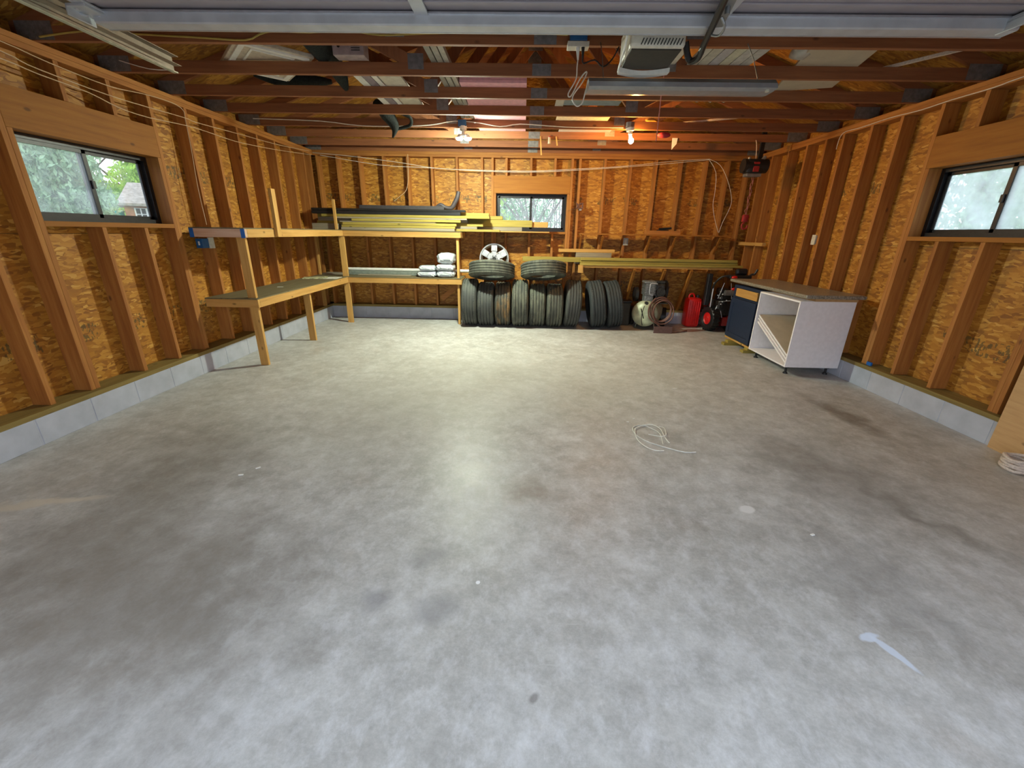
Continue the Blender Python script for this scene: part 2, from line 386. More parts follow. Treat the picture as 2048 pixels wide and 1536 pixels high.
# ---- block curbs: each wall's run of concrete blocks with mortar gaps
def curb(name, along, a0, a1, face, back, sgn):
    b = MB(); a = a0; i = 0
    while a < a1:
        e = min(a+.3965, a1)
        if along == 'y': b.box(min(face, back), max(face, back), a, e-.006, 0, .2, .004)
        else: b.box(a, e-.006, min(face, back), max(face, back), 0, .2, .004)
        a += .4025
    g = (face+sgn*.004)
    if along == 'y': b.box(min(g, back), max(g, back), a0, a1, 0, .198)
    else: b.box(a0, a1, min(g, back), max(g, back), 0, .198)
    return struct(b.build(name, BLOCK, origin=(0, 0, 0)))
curb('baseboard_left', 'y', .2, YB, XL, XL-.2, -1)
curb('baseboard_right', 'y', .2, YB, XR, XR+.2, 1)
curb('baseboard_back', 'x', XL-.2, XR+.2, YB, YB+.2, 1)
# ---- walls: sheathing with the window hole, framing lumber as parts
def sheet(b, ax, p0, p1, a0, a1, z0, z1, hole=None):
    def bx(u0, u1, v0, v1):
        if u1-u0 < 1e-4 or v1-v0 < 1e-4: return
        if ax == 'x': b.box(p0, p1, u0, u1, v0, v1)
        else: b.box(u0, u1, p0, p1, v0, v1)
    if not hole: bx(a0, a1, z0, z1); return b
    h0, h1, g0, g1 = hole
    bx(a0, h0, z0, z1); bx(h1, a1, z0, z1); bx(h0, h1, z0, g0); bx(h0, h1, g1, z1); return b
WZ0, WZ1 = 1.53, 2.12
def framing(wall, ax, face, depth, a0, a1, hole, studs, jacks, sill0, sill1):
    """face = stud inner face, depth = stud back coordinate"""
    p0, p1 = min(face, depth), max(face, depth)
    def put(name, u0, u1, z0, z1, tone, g, q0=None, q1=None):
        q0 = p0 if q0 is None else q0; q1 = p1 if q1 is None else q1
        m = MB()
        if ax == 'x': m.box(q0, q1, u0, u1, z0, z1, .002)
        else: m.box(u0, u1, q0, q1, z0, z1, .002)
        return m.build(name, wood(tone, g), wall)
    long_ = 'y' if ax == 'x' else 'x'
    s0, s1 = min(sill0, sill1), max(sill0, sill1)
    put('sill_plate', a0, a1, .2, ZS, 'sill', long_, s0, s1)
    put('top_plate', a0, a1, 2.685, ZC, 'stud', long_)
    put('top_plate', a0, a1, 2.646, 2.684, 'stud', long_)
    h0, h1 = hole
    for s in studs:
        w = .038
        if h0-.02 < s < h1+.02:
            put('cripple_stud', s-w/2, s+w/2, ZS, WZ0-.039, 'stud', 'z')
            put('cripple_stud', s-w/2, s+w/2, 2.385, 2.645, 'stud', 'z')
        else: put('stud', s-w/2, s+w/2, ZS, 2.645, 'stud', 'z')
    for k in range(jacks):
        for sgn, e in ((-1, h0), (1, h1)):
            c = e+sgn*(.019+.0395*k)
            if k == 0: put('jack_stud', c-.019, c+.019, ZS, WZ1, 'stud', 'z')
            else: put('stud', c-.019, c+.019, ZS, 2.645, 'stud', 'z')
    put('window_header', h0-.038, h1+.038, WZ1+.001, 2.384, 'header', long_)
    put('rough_sill', h0, h1, WZ0-.038, WZ0, 'header', long_)
DL, DR, DB = SL-.14, SR+.14, SB+.14
# left
wl = struct(sheet(MB(), 'x', DL-.012, DL, .1, DB, .2, 2.832, (3.17, 4.37, WZ0, WZ1)).build('wall_left', OSBX, origin=(0, 0, 0)))
framing(wl, 'x', SL, DL, .2, DB, (3.17, 4.37), [.35, .76, 1.17, 1.57, 1.98, 2.39, 2.80, 3.62, 4.03, 4.878, 5.285, 5.70, 6.10, 6.51, 6.92, 7.32, 7.55], 2, XL, DL)
wr = struct(sheet(MB(), 'x', DR, DR+.012, .1, DB, .2, 2.832, (3.14, 4.37, WZ0, WZ1)).build('wall_right', OSBX, origin=(0, 0, 0)))
framing(wr, 'x', SR, DR, .2, DB, (3.14, 4.37), [.35, .76, 1.17, 1.57, 1.98, 2.39, 2.80, 3.65, 4.05, 4.86, 5.24, 5.66, 5.96, 6.33, 6.74, 7.14, 7.45], 2, XR, DR)
wb = struct(sheet(MB(), 'y', DB, DB+.012, DL, DR, .2, 2.8, (-.47, .72, WZ0, WZ1)).build('wall_back', OSBY, origin=(0, 0, 0)))
framing(wb, 'y', SB, DB, DL, DR, (-.47, .72), [-3.42, -3.09, -2.72, -2.325, -1.925, -1.53, -1.115, -.70, -.30, .105, .50, .905, 1.31, 1.73, 2.135, 2.54, 2.945, 3.30, 3.62], 2, YB, DB)
# front wall beside and above the big door opening
fw = MB(); fw.box(DL, -2.32, .1, .25, 0, 2.8); fw.box(2.55, DR, .1, .25, 0, 2.8); fw.box(-2.32, 2.55, .1, .25, 2.15, 2.8)
struct(fw.build('wall_front', OSBY, origin=(0, 0, 0)))
# ---- windows
def window(name, ax, pos, a0, a1, z0, z1, mull, panes, inward):
    e = struct(bpy.data.objects.new(name, None)); C.objects.link(e); e.location = (0, 0, 0)
    t = .036
    def bx(m, u0, u1, v0, v1, d0, d1):
        q0, q1 = sorted((pos+inward*d0, pos+inward*d1))
        if ax == 'x': m.box(q0, q1, u0, u1, v0, v1)
        else: m.box(u0, u1, q0, q1, v0, v1)
        return m
    m = MB()
    bx(m, a0, a1, z1-t, z1, -.03, .04); bx(m, a0, a1, z0, z0+t, -.03, .04); bx(m, a0, a0+t, z0+t, z1-t, -.03, .04); bx(m, a1-t, a1, z0+t, z1-t, -.03, .04)
    m.build('window_frame', FRAME, e)
    for i, (u0, u1) in enumerate(((a0+t, mull+.02), (mull-.02, a1-t))):
        d = .02 if i == 0 else -.005
        m = MB(); s = .028
        bx(m, u0, u1, z1-t-s, z1-t, d-.008, d+.012); bx(m, u0, u1, z0+t, z0+t+s, d-.008, d+.012); bx(m, u0, u0+s, z0+t, z1-t, d-.008, d+.012); bx(m, u1-s-.006, u1, z0+t, z1-t, d-.008, d+.012)
        sa = m.build('sash', FRAME, e)
        m = MB(); bx(m, u0+s, u1-s, z0+t+s, z1-t-s, d, d+.003); m.build('pane', panes[i], sa)
        if i == 0:
            m = MB(); bx(m, mull-.006, mull+.018, (z0+z1)/2-.03, (z0+z1)/2+.03, d+.012, d+.028); m.build('latch', BLACK, sa)
    return e
window('window_1', 'x', DL-.02, 3.17, 4.37, WZ0, WZ1, 3.76, (GLASSM, GLASS), 1)
window('window_2', 'x', DR+.02, 3.14, 4.37, WZ0, WZ1, 3.745, (GLASSD, GLASSD), -1)
window('window_3', 'y', DB+.02, -.47, .72, WZ0, WZ1, .12, (GLASSB, GLASSB), -1)
# ---- roof
PK = 4.12; RX = .114
rf = MB()
for s, xe in ((-1, DL-.45), (1, DR+.45)):
    slope = (PK-2.83)/(RX-DL)
    ze = PK-slope*abs(xe-RX)
    rf.prism([(RX, PK), (xe, ze), (xe, ze+.014), (RX, PK+.014)], 'y', -.5, DB+.4)
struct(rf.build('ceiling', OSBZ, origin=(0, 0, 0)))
g = MB(); g.prism([(DL, 2.8), (DR, 2.8), (RX, PK-.02)], 'y', DB, DB+.012)
struct(g.build('trim_1', OSBY, origin=(0, 0, 0)))
g = MB(); g.prism([(DL, 2.8), (DR, 2.8), (RX, PK-.02)], 'y', .1, .112)
struct(g.build('trim_2', OSBY, origin=(0, 0, 0)))
# ============================================================ ROOF TRUSSES
def make_truss(y0):
    t = thing('roof_truss', 'x', 'roof truss', (RX, y0+.019, ZC))
    y1 = y0+.038; sl = (PK-2.83)/(RX-DL)
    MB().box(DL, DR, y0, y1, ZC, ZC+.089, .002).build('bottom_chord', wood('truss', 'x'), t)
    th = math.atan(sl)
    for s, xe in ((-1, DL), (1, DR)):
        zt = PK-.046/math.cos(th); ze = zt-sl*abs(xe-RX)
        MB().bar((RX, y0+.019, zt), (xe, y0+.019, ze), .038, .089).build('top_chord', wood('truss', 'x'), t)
    zb = ZC+.05
    webs = [((-.93, zb), (RX-.02, PK-.12)), ((1.16, zb), (RX+.02, PK-.12)), ((-.93, zb), (-1.95, PK-.14-sl*abs(-1.95-RX))), ((1.16, zb), (2.18, PK-.14-sl*abs(2.18-RX)))]
    for i, (a, b) in enumerate(webs):
        MB().bar((a[0], y0+.019, a[1]+.03), (b[0], y0+.019, b[1]), .0375, .089, (1, 0, .2)).build('web', wood('truss', 'z'), t)
    def plate(x, z, w, h):
        m = MB(); m.box(x-w/2, x+w/2, y0-.0015, y0, z-h/2, z+h/2)
        for i in range(5):
            for j in range(4):
                m.box(x-w/2+w*(i+.3)/5, x-w/2+w*(i+.6)/5, y0-.0035, y0-.0014, z-h/2+h*(j+.2)/4, z-h/2+h*(j+.75)/4)
        m.build('truss_plate', PLATE, t)
    plate(-.92, ZC+.095, .13, .11); plate(1.15, ZC+.095, .13, .11); plate(.12, ZC+.045, .155, .083); plate(RX, PK-.12, .2, .14)
    plate(DL+.17, ZC+.06, .26, .11); plate(DR-.17, ZC+.06, .26, .11)
    return t
names = ['above the raised garage door, nearest the camera', 'over the left window, crossing above the raised door',
         'just past the raised door, carrying the blue outlet box', 'behind the opener motor, second after the raised door',
         'third after the raised door, behind the dark shop lamp', 'fourth after the raised door, crossing below the white sheet',
         'carrying the two lit lamps', 'second from the back wall, just behind the lit lamps', 'last one before the back wall']
tr0 = make_truss(TY[0]); tr0['label'] = 'brown wooden roof truss '+names[0]; tr0['group'] = 'roof trusses'
for i in range(1, 9):
    t = copy_tree(tr0); t.location.y = TY[i]+.019; t['label'] = 'brown wooden roof truss '+names[i]
t = copy_tree(tr0); t.location.y = SB+.03; t['label'] = 'brown wooden roof truss standing on the back wall top plate'
# ============================================================ GARAGE DOOR
gd = thing('garage_door', 'grey steel sectional garage door rolled up flat under the trusses', 'garage door', (.1, 1.5, 2.57))
for k in range(4):
    y0 = 2.76-.54*(k+1); m = MB(); m.box(-2.30, 2.50, y0+.004, y0+.536, 2.57, 2.595)
    for j in range(4):
        yy = y0+.07+j*.13; m.box(-2.28, 2.48, yy, yy+.035, 2.560, 2.571, .004)
    m.box(-2.30, 2.50, y0+.004, y0+.022, 2.558, 2.571); m.box(-2.30, 2.50, y0+.518, y0+.536, 2.558, 2.571)
    m.build('door_panel', DOORM, gd)
for x in (-2.25, -.55, .98, 2.45):
    MB().box(x-.035, x+.035, .62, 2.70, 2.549, 2.559, .002).build('door_stile', STEEL, gd)
m = MB()
m.prism([(2.655, 2.559), (2.655, 2.513), (2.662, 2.507), (2.735, 2.507), (2.742, 2.513), (2.742, 2.559), (2.739, 2.559), (2.739, 2.516), (2.732, 2.510), (2.665, 2.510), (2.658, 2.516), (2.658, 2.559)], 'x', -2.28, 2.48)
st = m.build('door_strut', STEEL, gd)
m = MB(); m.box(-2.28, 2.48, 2.737, 2.747, 2.505, 2.511); m.box(-2.28, 2.48, 2.643, 2.657, 2.553, 2.561); m.build('strut_lip', TAPEW, gd)
for x in (-2.27, 2.46):
    m = MB(); m.box(x-.05, x+.05, 2.55, 2.70, 2.535, 2.549, .003); m.box(x-.05, x-.044, 2.55, 2.70, 2.50, 2.54); m.cyl((x-.14 if x < 0 else x+.14, 2.62, 2.555), (x, 2.62, 2.52), .006)
    m.cyl((x-.02, 2.58, 2.53), (x-.02, 2.58, 2.548), .009); m.cyl((x+.02, 2.66, 2.53), (x+.02, 2.66, 2.548), .009)
    m.build('top_fixture', STEEL, gd)
MB().tube([(.86, 2.28, 2.50), (.89, 2.43, 2.497), (.92, 2.58, 2.49), (.95, 2.76, 2.475), (.965, 2.86, 2.45), (.95, 2.93, 2.452), (.925, 2.93, 2.475), (.90, 2.92, 2.54)], .017, 8).build('door_arm', BLACK, gd, True)
m = MB(); m.bar((.89, 2.26, 2.53), (.95, 2.62, 2.50), .06, .012); m.tube([(.925, 2.50, 2.49), (.955, 2.52, 2.46), (.965, 2.60, 2.455), (.94, 2.64, 2.47)], .006, 6)
m.cyl((.93, 2.45, 2.54), (.93, 2.45, 2.48), .012); m.build('arm_bracket', DSTEEL, gd)
t = thing('door_track', 'pale metal door track hanging at the left, ending over the left window', 'door track', (-2.46, 1.9, 2.53))
m = MB(); m.box(-2.45, -2.446, .5, 3.40, 2.520, 2.60); m.box(-2.45, -2.40, .5, 3.40, 2.60, 2.604); m.box(-2.41, -2.36, .5, 3.36, 2.535, 2.538); m.build('channel', DULLTRACK, t)
MB().box(-2.482, -2.45, .5, 3.44, 2.518, 2.524).build('flange', PALE_EDGE, t)
MB().box(-2.45, -2.41, 2.40, 2.43, 2.604, ZC).build('hanger', DSTEEL, t)
t = thing('door_track', 'short piece of metal door track at the top right corner', 'door track', (2.62, 1.6, 2.53))
m = MB(); m.box(2.616, 2.62, .5, 2.60, 2.520, 2.60); m.box(2.57, 2.62, .5, 2.60, 2.60, 2.604); m.build('channel', DULLTRACK, t)
# opener
op = thing('garage_door_opener', 'beige garage door opener motor with vents hanging behind the raised door', 'door opener', (.73, 3.0, 2.5))
m = MB(); m.box(.575, .885, 2.86, 3.16, 2.495, 2.65, .018); hs = m.build('housing', CREAM, op)
m = MB()
for k in range(13): m.bar((.635+k*.018, 2.857, 2.505), (.648+k*.018, 2.857, 2.535), .004, .005, (1, 0, 0))
m.build('vent', BLACK, hs)
m = MB(); m.prism([(2.885, 2.496), (3.15, 2.496), (3.15, 2.478), (2.885, 2.488)], 'x', .59, .87); m.build('motor_tray', plain('dark_brown_tray', (.035, .028, .02), .6), op)
m = MB()
arc = [(.57+.31*i/10, 3.155+.055*math.sin(math.pi*i/10)) for i in range(11)]
poly = arc+[(x, y-.05) for x, y in reversed(arc)]
m.prism(poly, 'z', 2.452, 2.476); m.build('light_cover', WHITEP, op)
m = MB(); m.tube([(.57, 3.14, 2.46), (.565, 3.03, 2.50), (.56, 2.93, 2.52), (.56, 2.88, 2.58)], .006, 6); m.build('cover_hinge', WHITEP, op, True)
m = MB(); m.box(.60, .63, 2.95, 2.975, 2.65, ZC); m.box(.84, .87, 2.95, 2.975, 2.65, ZC); m.build('hanger_strap', DSTEEL, op)
m = MB(); m.box(.715, .765, .4, 2.86, 2.60, 2.64); m.build('rail', DSTEEL, op)
tag(MB().tube([(.80, 2.85, 2.60), (.84, 3.02, 2.57), (.905, 3.3, 2.53), (.96, 3.52, 2.45), (1.0, 3.66, 2.36), (1.06, 3.88, 2.22)], .0035, 6).build('pull_cord', REDROPE), 'thin red pull cord trailing from the opener past the dark lamp fixture', 'cord')
# ============================================================ LAMPS
lamp = thing('led_lamp', 'lit cool-white twin-head lamp with blue box on the middle of a truss', 'lamp', (-.775, 5.93, 2.56))
m = MB(); m.box(-.835, -.735, 5.893, 5.942, 2.73, 2.80, .004); m.build('junction_box', BLUE, lamp)
m = MB(); m.cyl((-.775, 5.93, 2.735), (-.775, 5.93, 2.69), .045, .04, 20); m.cyl((-.775, 5.93, 2.69), (-.775, 5.93, 2.645), .018, None, 12); m.bar((-.84, 5.93, 2.64), (-.71, 5.93, 2.64), .02, .02); m.build('lamp_holder', WHITEP, lamp, True)
for x in (-.825, -.72):
    m = MB(); m.cyl((x, 5.93, 2.605), (x, 5.93, 2.632), .046, .022, 20); m.build('uplight_cap', WHITEP, lamp, True)  # opaque cap added over each head to block its upward light
    m = MB(); m.ball((x, 5.93, 2.602), .040, (1.1, 1, .62)); m.build('lamp_head', LEDM, lamp, True)
bl = thing('light_bulb', 'lit warm yellow bulb in a porcelain holder under a steel box', 'lamp', (1.29, 5.93, 2.56))
m = MB(); m.cyl((1.275, 5.90, 2.79), (1.275, 5.90, 2.735), .052, None, 8); m.build('junction_box', PLATE, bl)
m = MB(); m.cyl((1.28, 5.91, 2.735), (1.285, 5.91, 2.70), .055, .045, 24); m.cyl((1.285, 5.91, 2.70), (1.29, 5.915, 2.665), .026, None, 16); m.build('lamp_holder', WHITEP, bl, True)
m = MB(); m.ball((1.31, 5.93, 2.60), .032, (1, 1, 1.1)); m.cyl((1.29, 5.915, 2.665), (1.302, 5.925, 2.62), .014, .02); m.build('bulb', BULBM, bl, True)
# hanging fluorescent fixture (unlit)
fl = thing('fluorescent_fixture', 'unlit dark grey long shop lamp hanging on chains below the trusses', 'ceiling lamp', (1.03, 3.3, 2.40))
m = MB(); m.prism([(3.19, 2.425), (3.225, 2.455), (3.305, 2.455), (3.34, 2.425)], 'x', .40, 1.60)
m.build('housing', GRID, fl)
m = MB(); m.prism([(3.17, 2.395), (3.18, 2.424), (3.35, 2.424), (3.36, 2.395), (3.31, 2.388), (3.22, 2.388)], 'x', .40, 1.595)
m.build('lens_cover', plain('grey_glossy_cover', (.36, .37, .40), .22, .2, .03), fl)
for x in (.5, 1.5):
    MB().tube([(x, 3.265, 2.47), (x, 3.38, 2.62), (x, 3.50, 2.74)], .003, 5, 1).build('chain', DSTEEL, fl)
MB().cyl((1.545, 3.20, 2.380), (1.545, 3.20, 2.392), .012).build('knob', CREAM, fl)
# outlet box + cord
ob = thing('outlet_box', 'blue electrical box with cream outlet plate on the truss behind the door', 'outlet', (.34, 3.47, 2.69))
MB().box(.285, .40, 3.43, 3.503, 2.725, 2.81, .004).build('box_body', BLUE, ob)
MB().box(.27, .415, 3.425, 3.503, 2.690, 2.722, .003).build('cover_plate', CREAM, ob)
m = MB(); m.cyl((.34, 3.44, 2.69), (.345, 3.44, 2.62), .014, .006, 10); m.build('plug', WHITEP, ob, True)
m = MB(); m.cyl((.375, 3.44, 2.69), (.378, 3.44, 2.63), .012, .006, 10); m.build('black_plug', BLACK, ob, True)
cp = [(0.345, 2.62), (0.342, 2.58), (0.338, 2.505), (0.29, 2.42), (0.31, 2.405), (0.357, 2.492), (0.395, 2.54), (0.408, 2.535), (0.378, 2.478), (0.326, 2.41), (0.322, 2.372), (0.353, 2.338), (0.388, 2.36), (0.403, 2.42), (0.412, 2.45)]
tag(MB().tube([(x, 3.44-.004*i, z) for i, (x, z) in enumerate(cp)], .0045, 8, 4).build('power_cord', CABLEW, None, True), 'white power cord looped in a bow below the blue outlet box', 'cord')
tag(MB().tube([(.378, 3.44, 2.63), (.385, 3.44, 2.60), (.46, 3.44, 2.62), (.52, 3.45, 2.585), (.58, 3.46, 2.63), (.62, 3.45, 2.70)], .005, 6).build('power_cord', BLACK, None, True), 'black power cord drooping between the blue box and the opener', 'cord')
# ============================================================ HOUSE WIRING
def cable(pts, m_, label, r=.004): tag(MB().tube(pts, r, 6, 3).build('cable', m_, None, True), label, 'cable', 'house wiring cables')
q = -3.482
cable([(q, 2.6, 2.60), (q, 3.242, 2.579), (q, 3.409, 2.55), (q, 3.715, 2.534), (q, 4.141, 2.528), (q, 4.83, 2.552), (q, 5.001, 2.545), (q, 5.715, 2.578), (q, 6.614, 2.617), (q, 7.52, 2.69)], CABLE, 'cream cable along the left wall, the middle one of three above the window')
cable([(q, 2.6, 2.54), (q, 3.226, 2.533), (q, 3.461, 2.512), (q, 3.821, 2.497), (q, 4.069, 2.455), (q, 4.372, 2.449), (q, 4.946, 2.488), (q, 5.59, 2.481), (q, 6.218, 2.519), (q, 6.728, 2.561), (q, 7.58, 2.644)], CABLE, 'cream cable along the left wall, the lowest one sagging above the window')
cable([(q, 2.6, 2.65), (q, 3.255, 2.64), (q, 3.562, 2.613), (q, 4.025, 2.598), (q, 4.38, 2.636), (q, 4.701, 2.65), (q, 4.839, 2.62), (q, 4.843, 2.533), (q, 4.836, 2.261), (q, 4.81, 1.9), (q, 4.82, 1.53)], CABLE, 'cream cable along the left top plate turning down a stud to the wall outlet', .0035)
cable([(-3.47, 7.60, 2.68), (-2.853, 7.60, 2.637), (-2.04, 7.60, 2.553), (-1.469, 7.60, 2.479), (-0.813, 7.60, 2.459), (0.087, 7.60, 2.456), (0.818, 7.60, 2.494), (1.622, 7.60, 2.548), (2.414, 7.60, 2.63), (2.95, 7.60, 2.665)], CABLEW, 'cream cable sagging across the back wall, the upper one at its right end')
cable([(-3.346, 7.592, 2.645), (-2.372, 7.592, 2.512), (-1.633, 7.592, 2.485), (-0.731, 7.592, 2.445), (0.103, 7.592, 2.44), (0.897, 7.592, 2.480), (2.019, 7.592, 2.565), (2.95, 7.592, 2.655)], CABLEW, 'cream cable sagging across the back wall, the lower one of the pair')
cable([(2.946, 7.59, 2.664), (3.092, 7.585, 2.472), (3.129, 7.585, 2.177), (3.131, 7.585, 1.989), (3.205, 7.585, 1.758), (3.299, 7.585, 1.563)], CABLEW, 'white cable dropping down the back wall right end, the left side of the loop')
cable([(2.946, 7.58, 2.664), (3.136, 7.58, 2.58), (3.297, 7.58, 2.365), (3.411, 7.58, 2.106), (3.416, 7.58, 1.955), (3.336, 7.58, 1.721), (3.307, 7.58, 1.563)], CABLEW, 'white cable dropping down the back wall right end, bulging to the right')
cable([(-1.908, 7.60, 2.677), (-1.924, 7.60, 2.333), (-1.97, 7.60, 2.144), (-2.078, 7.60, 2.051), (-2.185, 7.60, 1.973)], CABLE, 'short cream cable hanging down the back wall above the black gutter piece')
r = 3.706
cable([(r, 3.0, 2.66), (r, 3.79, 2.66), (r, 4.007, 2.648), (r, 4.36, 2.654), (r, 4.65, 2.648), (r, 4.997, 2.665), (r, 5.396, 2.659), (r, 5.628, 2.667), (r, 5.707, 2.621), (r, 5.72, 2.5)], CABLEW, 'cream cable stapled along the right wall top plate')
cable([(-3.42, 3.49, 2.74), (-3.083, 3.49, 2.775), (-2.733, 3.49, 2.761), (-2.278, 3.49, 2.744), (-1.964, 3.49, 2.732), (-1.852, 3.49, 2.767), (-1.744, 3.49, 2.784), (-1.501, 3.49, 2.778), (-1.256, 3.49, 2.793), (-1.017, 3.49, 2.767), (-0.705, 3.49, 2.778), (-.1, 3.49, 2.79), (.27, 3.47, 2.77)], CABLEY, 'yellow cable along the truss just behind the raised door', .006)
cable([(-3.40, 5.93, 2.79), (-2.561, 5.93, 2.772), (-2.066, 5.93, 2.727), (-1.565, 5.93, 2.727), (-1.188, 5.93, 2.743), (-0.875, 5.93, 2.789), (-0.566, 5.93, 2.771), (-0.318, 5.93, 2.736), (-0.071, 5.93, 2.766), (0.299, 5.93, 2.749), (0.608, 5.93, 2.737), (1.2, 5.93, 2.74)], CABLEW, 'white cable along the truss joining the two lit lamps', .005)
cable([(-3.40, 4.10, 2.80), (-3.15, 4.09, 2.74), (-2.95, 4.09, 2.735)], CABLEW, 'short white cable bend on the truss over the left window corner')
# wall outlets
ol = thing('wall_outlet', 'dark outlet box with pale cover on the left wall below the upper shelf rail', 'outlet', (-3.45, 4.80, 1.29))
MB().box(-3.56, -3.488, 4.70, 4.80, 1.29, 1.39, .004).build('outlet_box', BLUE, ol); MB().box(-3.50, -3.478, 4.803, 4.878, 1.285, 1.40, .003).build('cover_plate', CREAM, ol)
m = MB(); m.box(-3.53, -3.515, 4.695, 4.70, 1.32, 1.36); m.build('knockout', WHITEP, ol)
o = thing('wall_outlet', 'pale outlet plate on a stud of the right wall above the cabinet', 'outlet', (3.71, 5.75, 1.42))
MB().box(3.70, 3.716, 5.69, 5.76, 1.42, 1.54, .003).build('cover_plate', CREAM, o); MB().box(3.716, 3.79, 5.684, 5.70, 1.43, 1.53).build('outlet_box', DSTEEL, o)
o = thing('wall_outlet', 'grey outlet plate on the back wall under the narrow shelf', 'outlet', (1.76, 7.59, 1.33))
MB().box(1.72, 1.80, 7.59, 7.605, 1.33, 1.45, .003).build('cover_plate', plain('grey_plate', (.4, .4, .38), .5), o); MB().box(1.745, 1.775, 7.586, 7.591, 1.35, 1.43).build('receptacle', CREAM, o)
# ============================================================ CORNER SHELVING
su = thing('corner_shelving', 'L-shaped pale wood shelving unit with two levels in the back left corner', 'shelving', (-2.6, 6.4, 0))
WB = lambda a: wood('bench', a)
def part(name, m_, *b, par=None, bev=.002): return BX(*b, bev).build(name, m_, par or su)
part('leg', WB('z'), -3.03, -2.94, 4.59, 4.628, 0, 1.41)
part('leg', WB('z'), -3.03, -2.94, 5.78, 5.818, 0, .677)
part('leg', WB('z'), -2.985, -2.896, 7.07, 7.108, 0, 1.41)
part('leg', WB('z'), -3.486, -3.448, 7.28, 7.36, 0, 1.41)
part('leg', WB('z'), -1.08, -1.042, 7.10, 7.189, 0, 1.49)
part('post', WB('z'), -2.898, -2.86, 5.10, 5.18, 1.415, 1.93)
part('post', WB('z'), -3.005, -2.967, 7.022, 7.06, 1.42, 1.95)
for z0, z1, tag_ in ((.677, .765, 0), (1.41, 1.495, 1)):
    y0 = 4.55
    part('end_rail', wood('pink' if tag_ else 'bench', 'x'), -3.486, -2.90, y0, y0+.038, z0, z1)
    part('front_rail', WB('y'), -2.938, -2.90, y0+.04, 7.06, z0, z1)
    part('front_rail', WB('x'), -2.90, -1.0, 7.06, 7.098, z0, z1)
    part('side_rail', WB('y'), -1.038, -1.0, 7.10, 7.60, z0, z1)
    part('back_rail', WB('x'), -3.40, -1.04, 7.572, 7.608, z0, z1-.01)
    t = 'shelf'
    part('shelf_board', wood(t, 'y'), -3.486, -2.905, y0-.005, 7.56, z1, z1+.012, bev=0)
    part('shelf_board', wood(t, 'x'), -2.90, -1.005, 7.055, 7.57, z1, z1+.012, bev=0)
MB().bar((-1.43, 7.555, .36), (-1.06, 7.555, .69), .089, .03, (0, 1, 0)).build('brace', wood('stud', 'x'), su)
for a in (-3.487, -2.945):
    MB().box(a-(.0 if a > -3 else .002), a+.043, 4.547, 4.552, 1.405, 1.498).build('tape', TAPE, su)
# ---- lumber on the upper shelf
def board(x0, x1, y0, y1, z0, z1, tone, label, group='boards stacked on the upper shelf', name='board', m_=None):
    return tag(BX(x0, x1, y0, y1, z0, z1, min(.005, (z1-z0)*.3)).build(name, m_ or wood(tone, 'x')), label, 'board' if name == 'board' else name.replace('_', ' '), group)
Z0 = 1.508
board(-2.93, -1.10, 7.08, 7.19, Z0, Z0+.038, 'grey', 'grey weathered board at the very bottom front of the stack on the upper shelf')
board(-2.92, -1.09, 7.085, 7.19, 1.547, 1.583, 'treated', 'yellow board just above the grey bottom board of the upper shelf stack')
board(-2.90, -1.07, 7.08, 7.18, 1.584, 1.622, 'treated', 'yellow board third from the bottom at the front of the upper shelf stack')
board(-2.75, -1.00, 7.09, 7.18, 1.640, 1.678, 'treated', 'yellow board near the middle height at the front of the upper shelf stack')
board(-2.95, -1.4, 7.10, 7.18, 1.6225, 1.6395, 'grey', 'thin grey strip between two yellow boards at the front of the upper shelf stack')
board(-3.23, -.54, 7.09, 7.18, 1.702, 1.742, 'treated', 'long yellow board on top of the front stack on the upper shelf')
board(-3.1, -.9, 7.09, 7.18, 1.679, 1.701, 'grey', 'thin dark strip right beneath the long top yellow board')
board(-3.36, -.38, 7.20, 7.29, Z0, 1.546, 'treated', 'yellow board in the second row at the bottom, ending left of the back window')
board(-3.36, -.75, 7.20, 7.29, 1.547, 1.585, 'grey', 'brownish board in the second row lying on the bottom yellow one')
board(-3.36, -.65, 7.20, 7.29, 1.586, 1.640, 'treated', 'thicker yellow board in the second row at middle height')
board(-3.34, -.9, 7.20, 7.29, 1.641, 1.70, 'grey', 'dark weathered board in the second row behind the front stack')
board(-3.34, -.555, 7.20, 7.29, 1.701, 1.79, 'treated', 'greenish yellow board on edge atop the second row of the shelf stack')
board(-3.40, .43, 7.31, 7.42, Z0, 1.526, 'bench', 'thin pale strip reaching furthest right under the boards across the back window')
board(-3.40, -.02, 7.31, 7.42, 1.527, 1.590, 'grey', 'brown board under the wide yellow boards that cross the back window')
board(-2.4, .405, 7.36, 7.42, 1.591, 1.675, 'bench', 'wide tan board on edge reaching furthest across the back window')
board(-2.6, .145, 7.31, 7.355, 1.591, 1.695, 'treated', 'wide yellow board on edge covering the lower left of the back window')
board(-3.3, -.34, 7.31, 7.42, 1.697, 1.755, 'treated', 'yellow board on top of the rear row poking out at the back window left edge')
tag(BX(-3.38, -.92, 7.085, 7.20, 1.792, 1.828, .008).build('trim_strip', plain('glossy_black_strip', (.02, .02, .02), .25, .1)), 'glossy black long strip lying over the yellow boards', 'trim strip', 'long dark strips on the upper shelf')
tag(BX(-3.38, -1.0, 7.085, 7.18, 1.743, 1.790, .006).build('trim_strip', BLACK), 'dull black long strip directly under the glossy black strip', 'trim strip', 'long dark strips on the upper shelf')
board(-3.40, -2.98, 7.09, 7.185, Z0, 1.60, 'grey', 'short dark board end at the left end of the upper shelf stack')
gm = MB(); gm.prism([(7.22, 1.83), (7.34, 1.83), (7.34, 1.885), (7.332, 1.885), (7.332, 1.838), (7.228, 1.838), (7.228, 1.885), (7.22, 1.885)], 'x', -2.65, -1.28)
